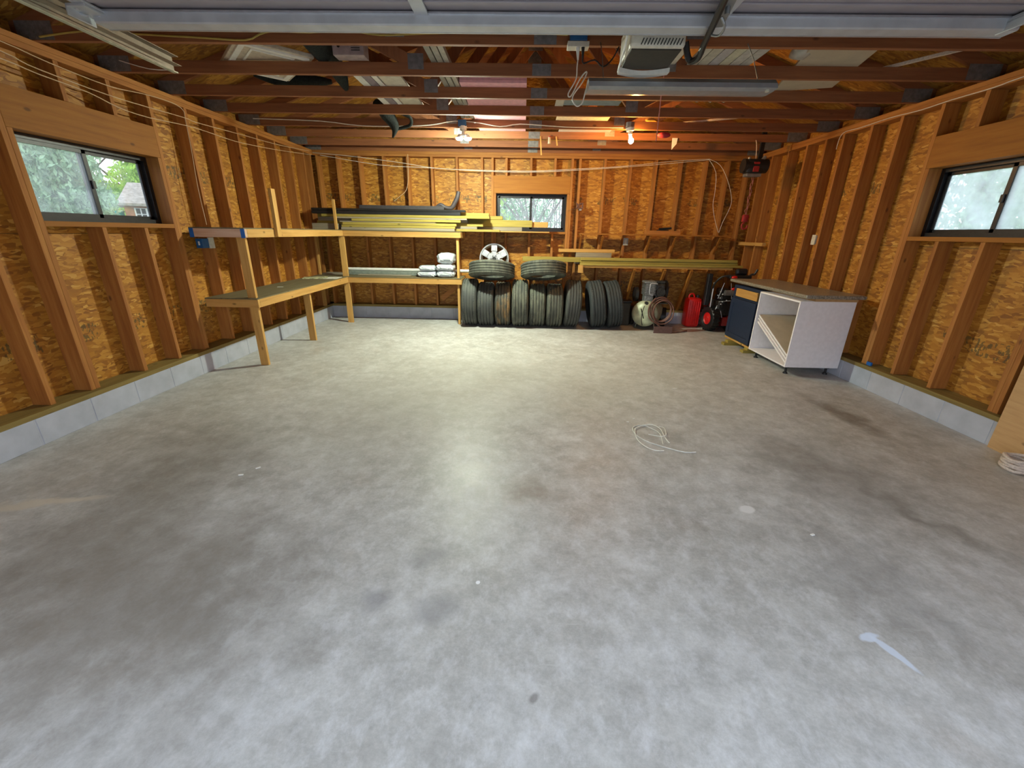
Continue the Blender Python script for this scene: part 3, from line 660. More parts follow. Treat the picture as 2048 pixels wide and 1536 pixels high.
gt = thing('plastic_gutter', 'dark grey gutter length with an upturned end on top of the shelf stack', 'gutter', (-1.9, 7.28, 1.83))
gm.build('channel', plain('dark_grey_plastic', (.05, .045, .048), .5), gt)
gm = MB(); gm.tube([(-1.42, 7.28, 1.87), (-1.34, 7.28, 1.91), (-1.27, 7.28, 1.87), (-1.17, 7.28, 1.865), (-1.12, 7.28, 1.93), (-1.07, 7.28, 2.02), (-1.045, 7.28, 2.11)], [.02, .03, .03, .034, .036, .036, .032], 10)
gm.build('elbow', plain('dark_grey_rubber', (.055, .045, .05), .5), gt, True)
# ---- lower shelf things
tag(MB().cyl((-3.05, 7.47, .865), (-.90, 7.47, .865), .026, None, 16).build('plastic_pipe', WHITEP, None, True), 'long white plastic pipe along the back of the lower shelf', 'pipe')
board(-3.02, -1.80, 7.36, 7.53, .778, .838, 'grey', 'grey green board under the white pipe on the lower shelf', 'boards on the lower shelf', m_=plain('grey_green_board', (.20, .23, .20), .6))
board(-3.44, -3.02, 7.30, 7.54, .778, .80, 'grey', 'short grey board in the corner of the lower shelf', 'boards on the lower shelf')
board(-2.80, -1.9, 7.24, 7.34, .778, .795, 'grey', 'thin dark board in front of the white pipe on the lower shelf', 'boards on the lower shelf')
def sack(x0, x1, y0, y1, z0, z1, label, seed):
    rnd = random.Random(seed); m = MB()
    g = bmesh.ops.create_icosphere(m.b, subdivisions=4, radius=1)['verts']
    cx, cy, cz = (x0+x1)/2, (y0+y1)/2, (z0+z1)/2; ph = [rnd.uniform(0, 6) for _ in range(6)]
    for v in g:
        x, y, z = v.co
        f = lambda t, e: math.copysign(abs(t)**e, t)
        w = 1+.05*math.sin(5*x+ph[0])*math.cos(6*y+ph[1])+.03*math.sin(13*x+9*z+ph[2])+.03*math.sin(11*y+ph[3])
        v.co = Vector((cx+f(x, .5)*(x1-x0)/2*w, cy+f(y, .55)*(y1-y0)/2*w, cz+f(z, .75)*(z1-z0)/2*(w*.98)))
        v.co.z = max(v.co.z, z0)
    o = m.build('plastic_sack', BAGM, None, True); tag(o, label, 'sack', 'white sacks on the lower shelf')
    k = MB(); k.box(cx-(x1-x0)*.28, cx+(x1-x0)*.28, y0-.004, y0+.012, z0+(z1-z0)*.30, z0+(z1-z0)*.42); k.build('dark_stripe', plain('grey_print', (.14, .16, .18), .5), o)
sack(-1.76, -1.45, 7.10, 7.42, .777, .875, 'white sack, lower of the left pair on the lower shelf', 1)
sack(-1.74, -1.46, 7.11, 7.42, .872, .965, 'white sack, upper of the left pair on the lower shelf', 2)
sack(-1.44, -1.14, 7.10, 7.43, .777, .885, 'white sack at the bottom of the right stack of three', 3)
sack(-1.44, -1.14, 7.11, 7.43, .882, .995, 'white sack in the middle of the right stack of three', 4)
sack(-1.42, -1.13, 7.12, 7.42, .992, 1.175, 'bulging white sack on top of the stack of three', 5)
def sheet_(cx, cy, w, d, ang, z, m_, name, label, cat, t=.006):
    M = Matrix.Translation((cx, cy, z)) @ Matrix.Rotation(ang, 4, 'Z')
    m = MB(); m.box(-w/2, w/2, -d/2, d/2, 0, t, 0, M); return tag(m.build(name, m_), label, cat)
sheet_(-3.28, 6.72, .36, .26, .35, .778, PAPER, 'magazine', 'open magazine with yellow print lying on the left bench', 'magazine', .008)
sheet_(-3.02, 6.76, .20, .28, .1, .778, PAPERW, 'paper_sheet', 'white papers beside the magazine near the bench corner', 'paper', .004)
sheet_(-3.2, 5.55, .07, .04, .3, .778, PAPERW, 'paper_scrap', 'small white scrap in the middle of the left bench', 'paper', .003)
# ============================================================ BACK WALL RIGHT SHELVES
sh = thing('wall_shelf', 'narrow upper wall shelf with slanted wooden brackets on the back wall', 'shelf', (2.2, 7.5, 1.49))
BX(.95, 3.44, 7.40, 7.609, 1.494, 1.516).build('shelf_board', wood('header', 'x'), sh)
for x in (.97, 1.33, 2.12, 2.54, 3.28):
    MB().bar((x, 7.42, 1.475), (x, 7.60, 1.22), .03, .02, (0, 1, 0)).build('bracket', wood('header', 'z'), sh)
    BX(x-.015, x+.015, 7.42, 7.608, 1.474, 1.493).build('bracket_arm', wood('header', 'y'), sh)
sh = thing('wall_shelf', 'lower wall shelf with long diagonal braces holding the yellow lumber on the back wall', 'shelf', (2.25, 7.4, 1.0))
BX(.94, 3.45, 7.16, 7.198, .985, 1.018).build('front_rail', wood('bench', 'x'), sh)
BX(.94, 3.45, 7.20, 7.609, 1.0, 1.018).build('shelf_board', wood('stud', 'x'), sh)
for x in (1.85, 2.35, 2.79):
    MB().bar((x, 7.17, .975), (x, 7.59, .26), .038, .075, (0, 1, 0)).build('brace', wood('header', 'z'), sh)
BX(.92, 1.0, 7.13, 7.16, .90, 1.02).build('end_block', wood('bench', 'z'), sh)
G = 'lumber on the lower wall shelf'
board(.95, 3.60, 7.138, 7.23, 1.019, 1.055, 'treated', 'yellow lumber length at the bottom of the right shelf stack', G)
board(.955, 3.52, 7.160, 7.24, 1.058, 1.094, 'treated', 'yellow lumber length second from the bottom of the right shelf stack', G)
board(.95, 3.50, 7.14, 7.23, 1.097, 1.140, 'treated', 'yellow lumber length on top of the right shelf stack', G)
board(-.0, 3.3, 7.26, 7.35, 1.058, 1.135, 'treated', 'yellow lumber length sticking out left of the right shelf over a flat tyre', G)
board(.96, 3.3, 7.26, 7.35, 1.019, 1.057, 'treated', 'yellow lumber length in the second row under the protruding one', G)
board(.61, 1.55, 7.40, 7.56, 1.21, 1.262, 'bench', 'short pinkish plank lying highest behind the right shelf lumber', G)
board(.9, 1.5, 7.40, 7.56, 1.019, 1.208, 'grey', 'block of wood under the short pinkish plank', G)
o = thing('tool_tray', 'brown wooden tray with a dark tool on the narrow wall shelf', 'tray', (2.32, 7.5, 1.516))
m = MB(); m.box(2.05, 2.60, 7.41, 7.58, 1.516, 1.53); m.box(2.05, 2.60, 7.41, 7.42, 1.53, 1.575); m.box(2.05, 2.06, 7.42, 7.58, 1.53, 1.60); m.box(2.59, 2.60, 7.42, 7.58, 1.53, 1.60); m.build('tray', wood('stud', 'x'), o)
m = MB(); m.box(2.24, 2.42, 7.44, 7.54, 1.532, 1.59, .01); m.cyl((2.26, 7.46, 1.60), (2.46, 7.46, 1.615), .018); m.build('dark_tool', BLACK, o)
o = thing('wire_bundle', 'small brown wire tangle nailed to a stud right of the back window', 'wire', (.93, 7.57, 1.88))
m = MB()
for k in range(5):
    a = k*1.3; m.tube([(.93+.06*math.cos(a+i*1.4), 7.58-.012*(i % 3), 1.94+.05*math.sin(a*1.7+i*1.9)) for i in range(7)], .004, 5, 3)
m.tube([(.93, 7.58, 1.93), (.84, 7.58, 1.90), (.74, 7.59, 1.86)], .003, 5)
m.build('wire', HOSE, o); MB().box(.925, .965, 7.57, 7.60, 1.87, 1.91).build('clamp', DSTEEL, o)
# blocking on right wall
o = tag(BX(3.66, 3.714, 6.82, 7.58, 1.37, 1.42, .002).build('wall_cleat', wood('bench', 'y')), 'short horizontal wooden cleat on the right wall near the back corner', 'cleat')
tag(BX(3.70, 3.716, 4.30, 4.36, .24, .275).build('tape_scrap', TAPE), 'scrap of blue tape on the right sill plate under the window post', 'tape')
# ============================================================ TYRES
def tyre_mesh(R, w, worn=0):
    hw = w/2; P = [(.56*R, hw*.72), (.60*R, hw*.86), (.74*R, hw*1.0), (.86*R, hw*.97), (.95*R, hw*.88), (.985*R, hw*.78)]
    top = []
    gs = [.52, .18, -.18, -.52]; gw = .045
    t = [(R, hw*.72)]
    for g in gs: t += [(R, hw*(g+gw)), (R-.016, hw*(g+gw)), (R-.016, hw*(g-gw)), (R, hw*(g-gw))]
    t += [(R, -hw*.72)]
    outer = P+t+[(r, -h) for r, h in reversed(P)]
    inner = [(.57*R, -hw*.66), (.75*R, -hw*.9), (.93*R, -hw*.75), (.955*R, 0), (.93*R, hw*.75), (.75*R, hw*.9), (.57*R, hw*.66)]
    return outer+inner
def tyre(loc, R, w, rot, label, group='standing tyres', rub=None):
    o = thing('tyre', label, 'tyre', loc, group)
    M = rot.to_4x4() if isinstance(rot, Matrix) else rot.to_matrix().to_4x4()
    m = MB(); m.lathe(tyre_mesh(R, w), M, 72)
    # lateral sipes on the shoulder ribs
    for k in range(60):
        a = 2*math.pi*k/60
        for h in (.64, -.64):
            c = Vector((h*w/2, (R+.0005)*math.cos(a), (R+.0005)*math.sin(a)))
            d = Vector((0, -math.sin(a), math.cos(a))); n_ = Vector((0, math.cos(a), math.sin(a)))
            X = Matrix(((1, 0, 0, c.x), (0, d.y, n_.y, c.y), (0, d.z, n_.z, c.z), (0, 0, 0, 1)))
            m.box(-w*.045, w*.045, -R*.030, R*.030, -.004, .0025, 0, M @ X)
    me = m.build('tread', rub or RUBBER, None, True, origin=(0, 0, 0)); me.parent = o
    return o
xs = [(-.865, .385, .262, 0, 0, 'tyre standing leftmost, against the shelf leg'), (-.595, .358, .275, 0, 0, 'tyre standing second from left, under the tyre that holds the rim'),
      (-.312, .362, .268, 0, .0, 'tyre standing third from left, with a brown stain on its tread'), (-.025, .385, .275, 0, 0, 'tyre standing fourth from left, tall with pale dusty tread'),
      (.262, .352, .272, 0, 0, 'tyre standing fifth from left, with pale scuffed centre tread'), (.548, .355, .275, 0, 0, 'tyre standing sixth from left, under the right end of the second flat tyre'),
      (.850, .385, .262, .05, .0, 'tyre standing seventh from left, smooth and dusty, just right of the flat one'), (1.25, .385, .262, -.13, 0, 'black tyre leaning left, eighth in the row, with a gap beside it'),
      (1.53, .385, .262, -.15, 0, 'black tyre leaning left, the rightmost one beside the compressor')]
for i, (x, R, w, tilt, yaw, lb) in enumerate(xs):
    h = R*math.cos(tilt)+w/2*.72*abs(math.sin(tilt))
    tyre((x, 7.16-(.02 if i % 2 else 0), h), R, w, Euler((0, tilt, yaw)), lb, 'standing tyres', [RUBBER, RUBBER, RUBBER_R, RUBBER_D, RUBBER_D, RUBBER_D, RUBBER, RUBBER_N, RUBBER_N][i])
FL = lambda a, c: Matrix.Rotation(a, 3, 'X') @ Matrix.Rotation(c, 3, 'Y') @ Matrix.Rotation(math.pi/2, 3, 'Y')
tyre((-.50, 7.06, .915), .375, .235, FL(-.25, .02), 'tyre lying flat on the left standing ones, in front of the alloy rim', 'tyres lying flat on top', RUBBER_D)
tyre((.345, 7.06, .930), .370, .235, FL(-.25, -.03), 'tyre lying flat to the right, under the protruding yellow lumber', 'tyres lying flat on top', RUBBER_D)
# pale / rusty dust marks on treads: real dirt patches
wh = thing('alloy_wheel', 'bare alloy wheel rim standing upright behind the left flat tyre', 'wheel rim', (-.487, 7.47, .82))
M = Matrix.Translation((-.487, 7.515, 1.075)) @ Euler((-.04, 0, 0)).to_matrix().to_4x4() @ Matrix.Rotation(math.pi/2, 4, 'Z')
m = MB(); m.lathe([(.250, -.085), (.253, -.075), (.235, -.06), (.225, -.03), (.21, 0), (.225, .06), (.25, .075), (.25, .082), (.215, .066), (.20, 0), (.214, -.03), (.222, -.062), (.232, -.082)], M, 64); m.build('rim_barrel', ALLOY, wh, True)
m = MB()
m.lathe([(.0, -.058), (.095, -.058), (.115, -.045), (.118, -.02), (0, -.02)], M, 32)
for k in range(6):
    a = k*math.pi/3+math.pi/6; c, s = math.cos(a), math.sin(a)
    X = Matrix(((1, 0, 0, 0), (0, c, -s, 0), (0, s, c, 0), (0, 0, 0, 1)))
    m.box(-.062, -.035, .05, .15, -.040, .040, .006, M @ X); m.box(-.070, -.045, .12, .226, -.052, .052, .006, M @ X)
    m.box(-.076, -.062, .13, .205, -.030, .030, .004, M @ X)
m.build('spokes', ALLOY, wh, False)
m = MB(); m.lathe([(0, -.066), (.034, -.066), (.036, -.060), (0, -.060)], M, 24)
for k in range(6):
    a = k*math.pi/3; m.ball(M @ Vector((-.064, .05*math.cos(a), .05*math.sin(a))), .008)
m.build('hub_cap', DARKM, wh, True)
# ============================================================ COMPRESSOR
cp_ = thing('air_compressor', 'pale green air compressor with engine on top standing right of the tyres', 'air compressor', (2.15, 7.1, 0))
a, b = Vector((2.06, 7.0, .27)), Vector((2.26, 7.36, .25)); d = (b-a).normalized()
m = MB(); m.cyl(a, b, .215, None, 32)
for e, s in ((a, -1), (b, 1)):
    q_ = d.to_track_quat('Z', 'Y').to_matrix().to_4x4()
    g = bmesh.ops.create_uvsphere(m.b, u_segments=32, v_segments=12, radius=.215)['verts']
    for v in g: v.co = Matrix.Translation(e) @ q_ @ Vector((v.co.x, v.co.y, v.co.z*.45))
m.build('tank', TANKM, cp_, True)
m = MB()
for t in (.12, .4):
    c = a+d*t; r_ = Vector((d.y, -d.x, 0))
    for s in (-1, 1): m.bar(c+r_*.13*s-Vector((0, 0, .1)), c+r_*.16*s-Vector((0, 0, .25)), .03, .008)
m.build('tank_foot', TANKM, cp_)
m = MB(); m.box(2.00, 2.42, 7.0, 7.36, .435, .45); m.build('mount_plate', DARKM, cp_)
m = MB(); m.box(2.03, 2.17, 7.0, 7.16, .45, .57, .01)
for k in range(9): m.box(2.01, 2.19, 6.985, 7.175, .575+.02*k, .585+.02*k)
m.box(2.03, 2.17, 7.005, 7.155, .57, .76); m.box(2.0, 2.19, 6.98, 7.17, .76, .80, .012); m.build('pump_head', ENGM, cp_)
m = MB(); m.box(2.20, 2.36, 7.02, 7.2, .47, .76, .03); m.cyl((2.28, 6.99, .62), (2.28, 7.03, .62), .075, None, 24); m.box(2.21, 2.35, 7.04, 7.18, .76, .80, .01); m.build('engine', DARKM, cp_)
m = MB(); m.tube([(2.20, 6.97, .76), (2.10, 6.96, .765), (2.08, 6.95, .72), (2.085, 6.95, .60), (2.14, 6.95, .58)], .008, 8); m.build('discharge_pipe', STEEL, cp_, True)
MB().cyl((2.44, 7.28, .62), (2.40, 7.28, .62), .17, None, 32).build('flywheel_guard', BLACK, cp_, True); MB().cyl((1.93, 7.3, .55), (1.98, 7.3, .55), .12, None, 24).build('air_filter', BLACK, cp_, True)
m = MB(); m.cyl((1.915, 7.40, .17), (1.97, 7.40, .17), .16, None, 28); m.build('wheel', BLACK, cp_, True)
m = MB(); m.cyl((2.42, 7.30, .17), (2.50, 7.28, .17), .16, None, 28); m.build('wheel', BLACK, cp_, True)
m = MB(); m.tube([(2.0, 6.86, .42), (1.97, 6.84, .30), (1.97, 6.83, .2), (2.0, 6.86, .1)], .006, 6); m.bar((1.94, 6.82, .38), (2.0, 6.83, .22), .02, .01); m.cyl((2.02, 6.86, .47), (2.02, 6.80, .47), .025, None, 16); m.build('valves', DARKM, cp_)
hs_ = MB()
for k in range(4):
    c = Vector((2.26+.014*k, 6.85-.014*k, .37-.014*k)); R_ = .175-.012*(k % 3)
    hs_.tube([(c.x+R_*math.cos(t)*.95, c.y+.01*math.sin(3*t), c.z+(R_+.02)*math.sin(t)) for t in [i*math.pi/7 for i in range(14)]], .011, 8, 2, True)
hs_.tube([(2.16, 6.84, .55), (2.10, 6.82, .48), (2.06, 6.82, .36), (2.10, 6.81, .22), (2.22, 6.80, .14), (2.30, 6.80, .08), (2.42, 6.78, .015), (2.60, 6.80, .015), (2.76, 6.90, .015)], .011, 8, 3)
tag(hs_.build('air_hose', HOSE, None, True), 'brown rubber hose coiled over the front of the compressor', 'hose')
tag(BX(2.16, 2.46, 6.73, 6.745, .0, .11, .004).build('brown_board', plain('brown_board', (.13, .07, .06), .7)), 'small brown board standing under the hose coil', 'board')
o = thing('storage_bin', 'dark bin half hidden between the last tyre and the compressor', 'bin', (1.80, 7.42, 0))
MB().box(1.74, 1.90, 7.30, 7.52, 0, .40, .02).build('bin_body', plain('dark_olive_plastic', (.03, .03, .02), .6), o); MB().box(1.73, 1.91, 7.29, 7.53, .40, .43, .008).build('bin_lid', BLACK, o)
# ============================================================ FUEL CAN
fc = thing('fuel_can', 'bright red ribbed plastic fuel can beside the snow blower', 'fuel can', (2.98, 7.38, 0))
m = MB(); m.box(2.86, 3.10, 7.26, 7.50, .0, .50, .05)
for k in range(6): m.box(2.88+.036*k, 2.897+.036*k, 7.25, 7.27, .05, .45, .006)
m.build('can_body', RED, fc, True)
m = MB(); m.tube([(2.90, 7.38, .49), (2.91, 7.38, .55), (2.97, 7.38, .56), (3.0, 7.38, .49)], .014, 8); m.build('handle', RED, fc, True)
MB().cyl((3.05, 7.38, .50), (3.05, 7.38, .54), .025, None, 16).build('cap', BLACK, fc)
# ============================================================ SNOW BLOWER
sb = thing('snow_blower', 'black snow blower with a red hubbed wheel behind the navy cabinet', 'snow blower', (3.35, 7.05, 0))
def bw(x, y, ang):
    M = Matrix.Translation((x, y, .205)) @ Matrix.Rotation(ang, 4, 'Z')
    m = MB(); m.lathe([(.10, -.05), (.13, -.065), (.18, -.06), (.198, -.045), (.198, .045), (.18, .06), (.13, .065), (.10, .05)], M, 48)
    for k in range(20):
        t = 2*math.pi*k/20; X = Matrix(((1, 0, 0, 0), (0, math.cos(t), -math.sin(t), 0), (0, math.sin(t), math.cos(t), 0), (0, 0, 0, 1)))
        for s in (-1, 1): m.box(min(s*.008, s*.058), max(s*.008, s*.058), .19, .207, -.012+s*.008, .012+s*.008, .002, M @ X)
    w_ = m.build('wheel', BLACK, sb)
    m = MB(); m.lathe([(0, -.045), (.03, -.055), (.045, -.045), (.085, -.035), (.105, -.052), (.108, .045), (0, .045)], M, 32); m.build('wheel_hub', RED, w_, True)
bw(3.17, 7.06, .17); bw(3.52, 7.0, .17)
def sp(name, m_, *b, bev=.01): return BX(*b, bev).build(name, m_, sb)
sp('engine_block', DARKM, 3.24, 3.50, 6.98, 7.26, .26, .50, bev=.02)
m = MB(); m.box(3.26, 3.48, 6.99, 7.24, .50, .60, .03); m.cyl((3.37, 6.98, .42), (3.37, 6.955, .42), .085, None, 28)
for k in range(8): t = k*math.pi/4; m.bar((3.37+.03*math.cos(t), 6.952, .42+.03*math.sin(t)), (3.37+.075*math.cos(t), 6.952, .42+.075*math.sin(t)), .008, .005, (0, 1, 0))
m.build('recoil_cover', BLACK, sb)
m = MB(); m.cyl((3.30, 6.96, .64), (3.47, 6.96, .64), .045, None, 20); m.build('muffler', DSTEEL, sb, True)
sp('fuel_tank', BLACK, 3.25, 3.40, 7.02, 7.20, .61, .70, bev=.03)
m = MB(); m.box(3.22, 3.62, 7.28, 7.48, .03, .40, .01); m.build('auger_housing', REDM, sb)
m = MB(); m.box(3.33, 3.50, 6.94, 7.0, .10, .24, .008); m.build('gear_cover', REDM, sb)
m = MB(); m.box(3.03, 3.105, 7.04, 7.12, .42, .93, .012); m.box(3.035, 3.09, 7.02, 7.04, .82, .93, .004); m.build('chute', BLACK, sb)
m = MB()
m.tube([(3.13, 7.12, .38), (3.12, 7.04, .62), (3.10, 6.94, .78), (3.16, 6.86, .90), (3.28, 6.82, .92)], .014, 8)
m.tube([(3.60, 7.12, .38), (3.60, 7.02, .62), (3.60, 6.92, .80), (3.58, 6.84, .93), (3.62, 6.78, .95)], .014, 8)
m.build('handlebar', BLACK, sb, True)
MB().tube([(3.12, 7.00, .40), (3.115, 6.99, .60), (3.11, 6.98, .80)], .010, 8).build('crank_rod', STEEL, sb, True)
m = MB(); m.box(3.26, 3.60, 6.80, 6.93, .88, .93, .012); m.box(3.38, 3.56, 6.86, 6.94, .93, 1.03, .03); m.build('control_panel', BLACK, sb)
for x, z in ((3.33, .90), (3.36, .72)):
    m = MB(); m.ball((x, 6.80, z), .032, (1.5, .8, .8)); m.build('red_knob', RED, sb, True)
m = MB()
for x0, z0, x1, z1 in ((3.20, .55, 3.25, .80), (3.42, .55, 3.36, .80), (3.22, .50, 3.40, .52), (3.28, .35, 3.31, .24), (3.18, .34, 3.20, .44)): m.bar((x0, 6.95, z0), (x1, 6.93, z1), .008, .008)
for x, z in ((3.19, .60), (3.22, .66), (3.26, .62), (3.23, .56), (3.28, .50), (3.34, .52), (3.2, .40), (3.26, .46)): m.ball((x, 6.94, z), .013, sub=1)
m.build('linkage', STEEL, sb)
m = MB(); m.tube([(3.58, 6.80, .95), (3.62, 6.78, .96), (3.645, 6.77, 1.03)], .016, 8); m.build('grip', BLACK, sb, True)
# ============================================================ CABINETS
cw = thing('white_cabinet', 'white open base cabinet on black feet with boards leaning inside', 'cabinet', (3.35, 5.07, 0))
def cpart(name, m_, *b, par=cw, bev=.0015): return BX(*b, bev).build(name, m_, par)
cpart('side_panel', WHITE, 3.05, 3.655, 4.665, 4.683, .095, .85)
cpart('side_panel', WHITE, 3.05, 3.655, 5.468, 5.486, .095, .85)
cpart('bottom_panel', WHITE, 3.05, 3.655, 4.684, 5.467, .095, .113)
cpart('back_panel', WHITE, 3.637, 3.655, 4.684, 5.467, .114, .85)
cpart('top_rail', WHITE, 3.05, 3.13, 4.684, 5.467, .832, .85)
for x, y in ((3.12, 4.74), (3.58, 4.74), (3.12, 5.40), (3.58, 5.40)):
    m = MB(); m.cyl((x, y, 0), (x, y, .015), .026, .024, 16); m.cyl((x, y, .015), (x, y, .075), .013, None, 12); m.cyl((x, y, .075), (x, y, .095), .032, None, 16); m.build('foot', BLACK, cw)
for i, (dz, m_, lb) in enumerate(((0, WHITE, 'white shelf board leaning inside the cabinet, lowest of three'), (.045, WHITE, 'white shelf board leaning inside the cabinet, middle of three'), (.085, BEIGE, 'wide beige faced board leaning inside the cabinet, topmost of three'))):
    m = MB(); m.bar((3.345, 4.70+dz*.1, .135+dz), (3.345, 5.445, .47+dz), .54, .018, (0, 0, 1)); b_ = m.build('loose_shelf', m_); tag(b_, lb, 'board', 'boards inside the white cabinet')
    m = MB(); m.bar((3.077-.0035, 4.70+dz*.1, .135+dz), (3.077-.0035, 5.445, .47+dz), .005, .0185, (0, 0, 1)); m.build('white_edge', WHITE, b_)
cn = thing('navy_cabinet', 'navy blue base cabinet missing its drawer front, next to the white one', 'cabinet', (3.38, 5.88, 0))
def npart(name, m_, *b, bev=.0015, par=cn): return BX(*b, bev).build(name, m_, par)
npart('carcass', NAVY, 3.12, 3.655, 5.492, 6.27, .10, .85)
npart('face_frame', NAVY, 3.10, 3.12, 5.492, 5.56, .10, .85); npart('face_frame', NAVY, 3.10, 3.12, 6.21, 6.27, .10, .85)
npart('face_frame', NAVY, 3.10, 3.12, 5.56, 6.21, .815, .85); npart('face_frame', NAVY, 3.10, 3.12, 5.56, 6.21, .675, .695)
dd = npart('drawer_box', wood('bench', 'y'), 3.098, 3.119, 5.62, 6.20, .70, .808)
d_ = MB(); d_.box(3.082, 3.10, 5.575, 6.25, .115, .672, .002); dr = d_.build('door', NAVY, cn)
m = MB(); m.box(3.074, 3.083, 5.575, 5.64, .115, .672, .002); m.box(3.074, 3.083, 6.185, 6.25, .115, .672, .002); m.box(3.074, 3.083, 5.64, 6.185, .115, .18, .002); m.box(3.074, 3.083, 5.64, 6.185, .607, .672, .002); m.build('door_frame', NAVY, dr)
npart('base_rail', wood('bench', 'y'), 3.09, 3.13, 5.492, 6.27, .075, .099)
for i, (x0, y0, x1, y1, lb) in enumerate(((2.98, 6.02, 3.5, 6.11, 'short wooden block on the floor under the far end of the navy cabinet'), (3.05, 5.60, 3.5, 5.69, 'short wooden block on the floor under the near end of the navy cabinet'))):
    tag(BX(x0, x1, y0, y1, 0, .038, .002).build('wood_block', wood('treated', 'x')), lb, 'block', 'blocks under the navy cabinet')
    tag(BX(x0+.05, x1, y0, y1, .038, .0745, .002).build('wood_block', wood('treated', 'x')), lb.replace('on the floor', 'stacked upper'), 'block', 'blocks under the navy cabinet')
ct = thing('countertop', 'grey speckled laminate countertop with rounded front lying over both cabinets', 'countertop', (3.4, 5.5, .855))
m = MB(); m.box(3.055, 3.70, 4.60, 6.36, .885, .925, .012); m.build('slab', COUNTER, ct)
m = MB(); m.box(3.20, 3.66, 4.66, 6.30, .851, .884); m.build('plywood_core', wood('ply', 'y'), ct)
# ============================================================ HOIST
ho = thing('electric_hoist', 'black and red hoist hanging from a rope in the back right corner', 'hoist', (3.15, 6.5, 2.28))
m = MB(); m.box(3.03, 3.27, 6.42, 6.58, 2.32, 2.50, .03); m.cyl((3.0, 6.5, 2.42), (3.32, 6.5, 2.42), .09, None, 20); m.build('motor_body', BLACK, ho, True)
m = MB(); m.box(3.11, 3.19, 6.412, 6.424, 2.34, 2.46, .004); m.build('red_plate', REDM, ho)
m = MB(); m.cyl((3.27, 6.47, 2.53), (3.24, 6.47, 2.49), .025); m.cyl((3.06, 6.47, 2.52), (3.06, 6.47, 2.50), .02); m.box(3.05, 3.25, 6.44, 6.56, 2.285, 2.325, .008); m.build('fittings', DSTEEL, ho)
MB().tube([(3.16, 6.5, 2.50), (3.15, 6.50, 2.60), (3.14, 6.52, 2.70), (3.14, 6.55, 2.74)], .006, 6).build('rope', ROPE, ho)
m = MB()
for k in range(14):
    z = 2.27-.042*k; c = Vector((3.17+.008*math.sin(k*1.7), 6.5, z)); n_ = k % 2
    m.tube([(c.x+(.0 if n_ else .014*math.cos(t)), c.y+(.014*math.cos(t) if n_ else 0), c.z+.027*math.sin(t)) for t in [i*math.pi/4 for i in range(8)]], .005, 5, 1, True)
m.build('chain', plain('reddish_chain', (.34, .12, .10), .5, .3), ho, True)
m = MB(); m.tube([(3.17, 6.5, 1.70), (3.14, 6.5, 1.66), (3.16, 6.5, 1.61), (3.21, 6.5, 1.62), (3.22, 6.5, 1.66)], .012, 8); m.box(3.13, 3.21, 6.47, 6.53, 1.70, 1.80, .015); m.build('hook_block', REDM, ho, True)
# ============================================================ LEANING PLYWOOD, ROPE
m = MB(); m.bar((3.655, 2.975, .61), (3.56, 1.75, .61), .018, 1.22, (0, 0, 1)); tag(m.build('plywood_sheet', wood('ply', 'y')), 'tan plywood sheet standing on edge by the right wall near the camera', 'plywood')
m = MB()
for k in range(5): m.tube([(3.47+.075*math.cos(t+k), 2.62+.075*math.sin(t+k), .02+.018*k+.006*math.sin(3*t)) for t in [i*math.pi/5 for i in range(10)]], .012, 6, 2, True)
tag(m.build('rope_coil', ROPE, None, True), 'pale rope coil on the floor against the plywood sheet', 'rope')
# ============================================================ WIRE COIL AND DEBRIS
m = MB()
z = .004
m.tube([(1.313, 2.755, z), (1.231, 2.75, z), (1.137, 2.798, z), (1.013, 2.886, z), (0.944, 2.991, z), (0.935, 3.098, z), (0.96, 3.165, z), (1.039, 3.199, z), (1.102, 3.126, z), (1.136, 3.037, z), (1.107, 2.867, z)], .0035, 6, 4)
z = .011
m.tube([(1.081, 2.765, .004), (1.012, 2.753, z), (0.954, 2.812, z), (0.924, 2.915, z), (0.938, 3.045, z), (0.967, 3.129, z), (1.058, 3.191, z), (1.121, 3.195, z), (1.161, 3.121, z), (1.154, 2.996, z), (1.152, 2.928, z), (1.162, 2.887, .004)], .0035, 6, 4)
m.tube([(1.03, 3.001, .017), (1.115, 2.971, .017), (1.15, 2.982, .017), (1.177, 3.018, .015), (1.202, 3.147, .006), (1.17, 3.18, .004)], .003, 6, 4)
tag(m.build('wire_coil', plain('white_wire', (.80, .80, .72), .5), None, True), 'loose coil of thin white wire on the concrete floor', 'wire')
for i, (x, y, w, a, lb) in enumerate(((.93, 3.26, .02, .1, 'white crumb behind the wire coil, the left one of two'), (1.0, 3.33, .015, .5, 'white crumb behind the wire coil, the right one of two'), (-1.79, 2.292, .03, .2, 'white chip on the left part of the floor'),
        (1.595, 1.873, .022, .3, 'pale yellow chip on the floor right of the white patch'), (1.62, 4.12, .05, .1, 'white splinter on the floor in front of the cabinets'), (-1.73, 2.38, .03, .8, 'thin white splinter next to the white chip on the left floor'))):
    M = Matrix.Translation((x, y, 0)) @ Matrix.Rotation(a, 4, 'Z'); mm = MB(); mm.box(-w/2, w/2, -.006, .006, 0, .005, .0015, M)
    tag(mm.build('debris_chip', WHITEP), lb, 'chip')
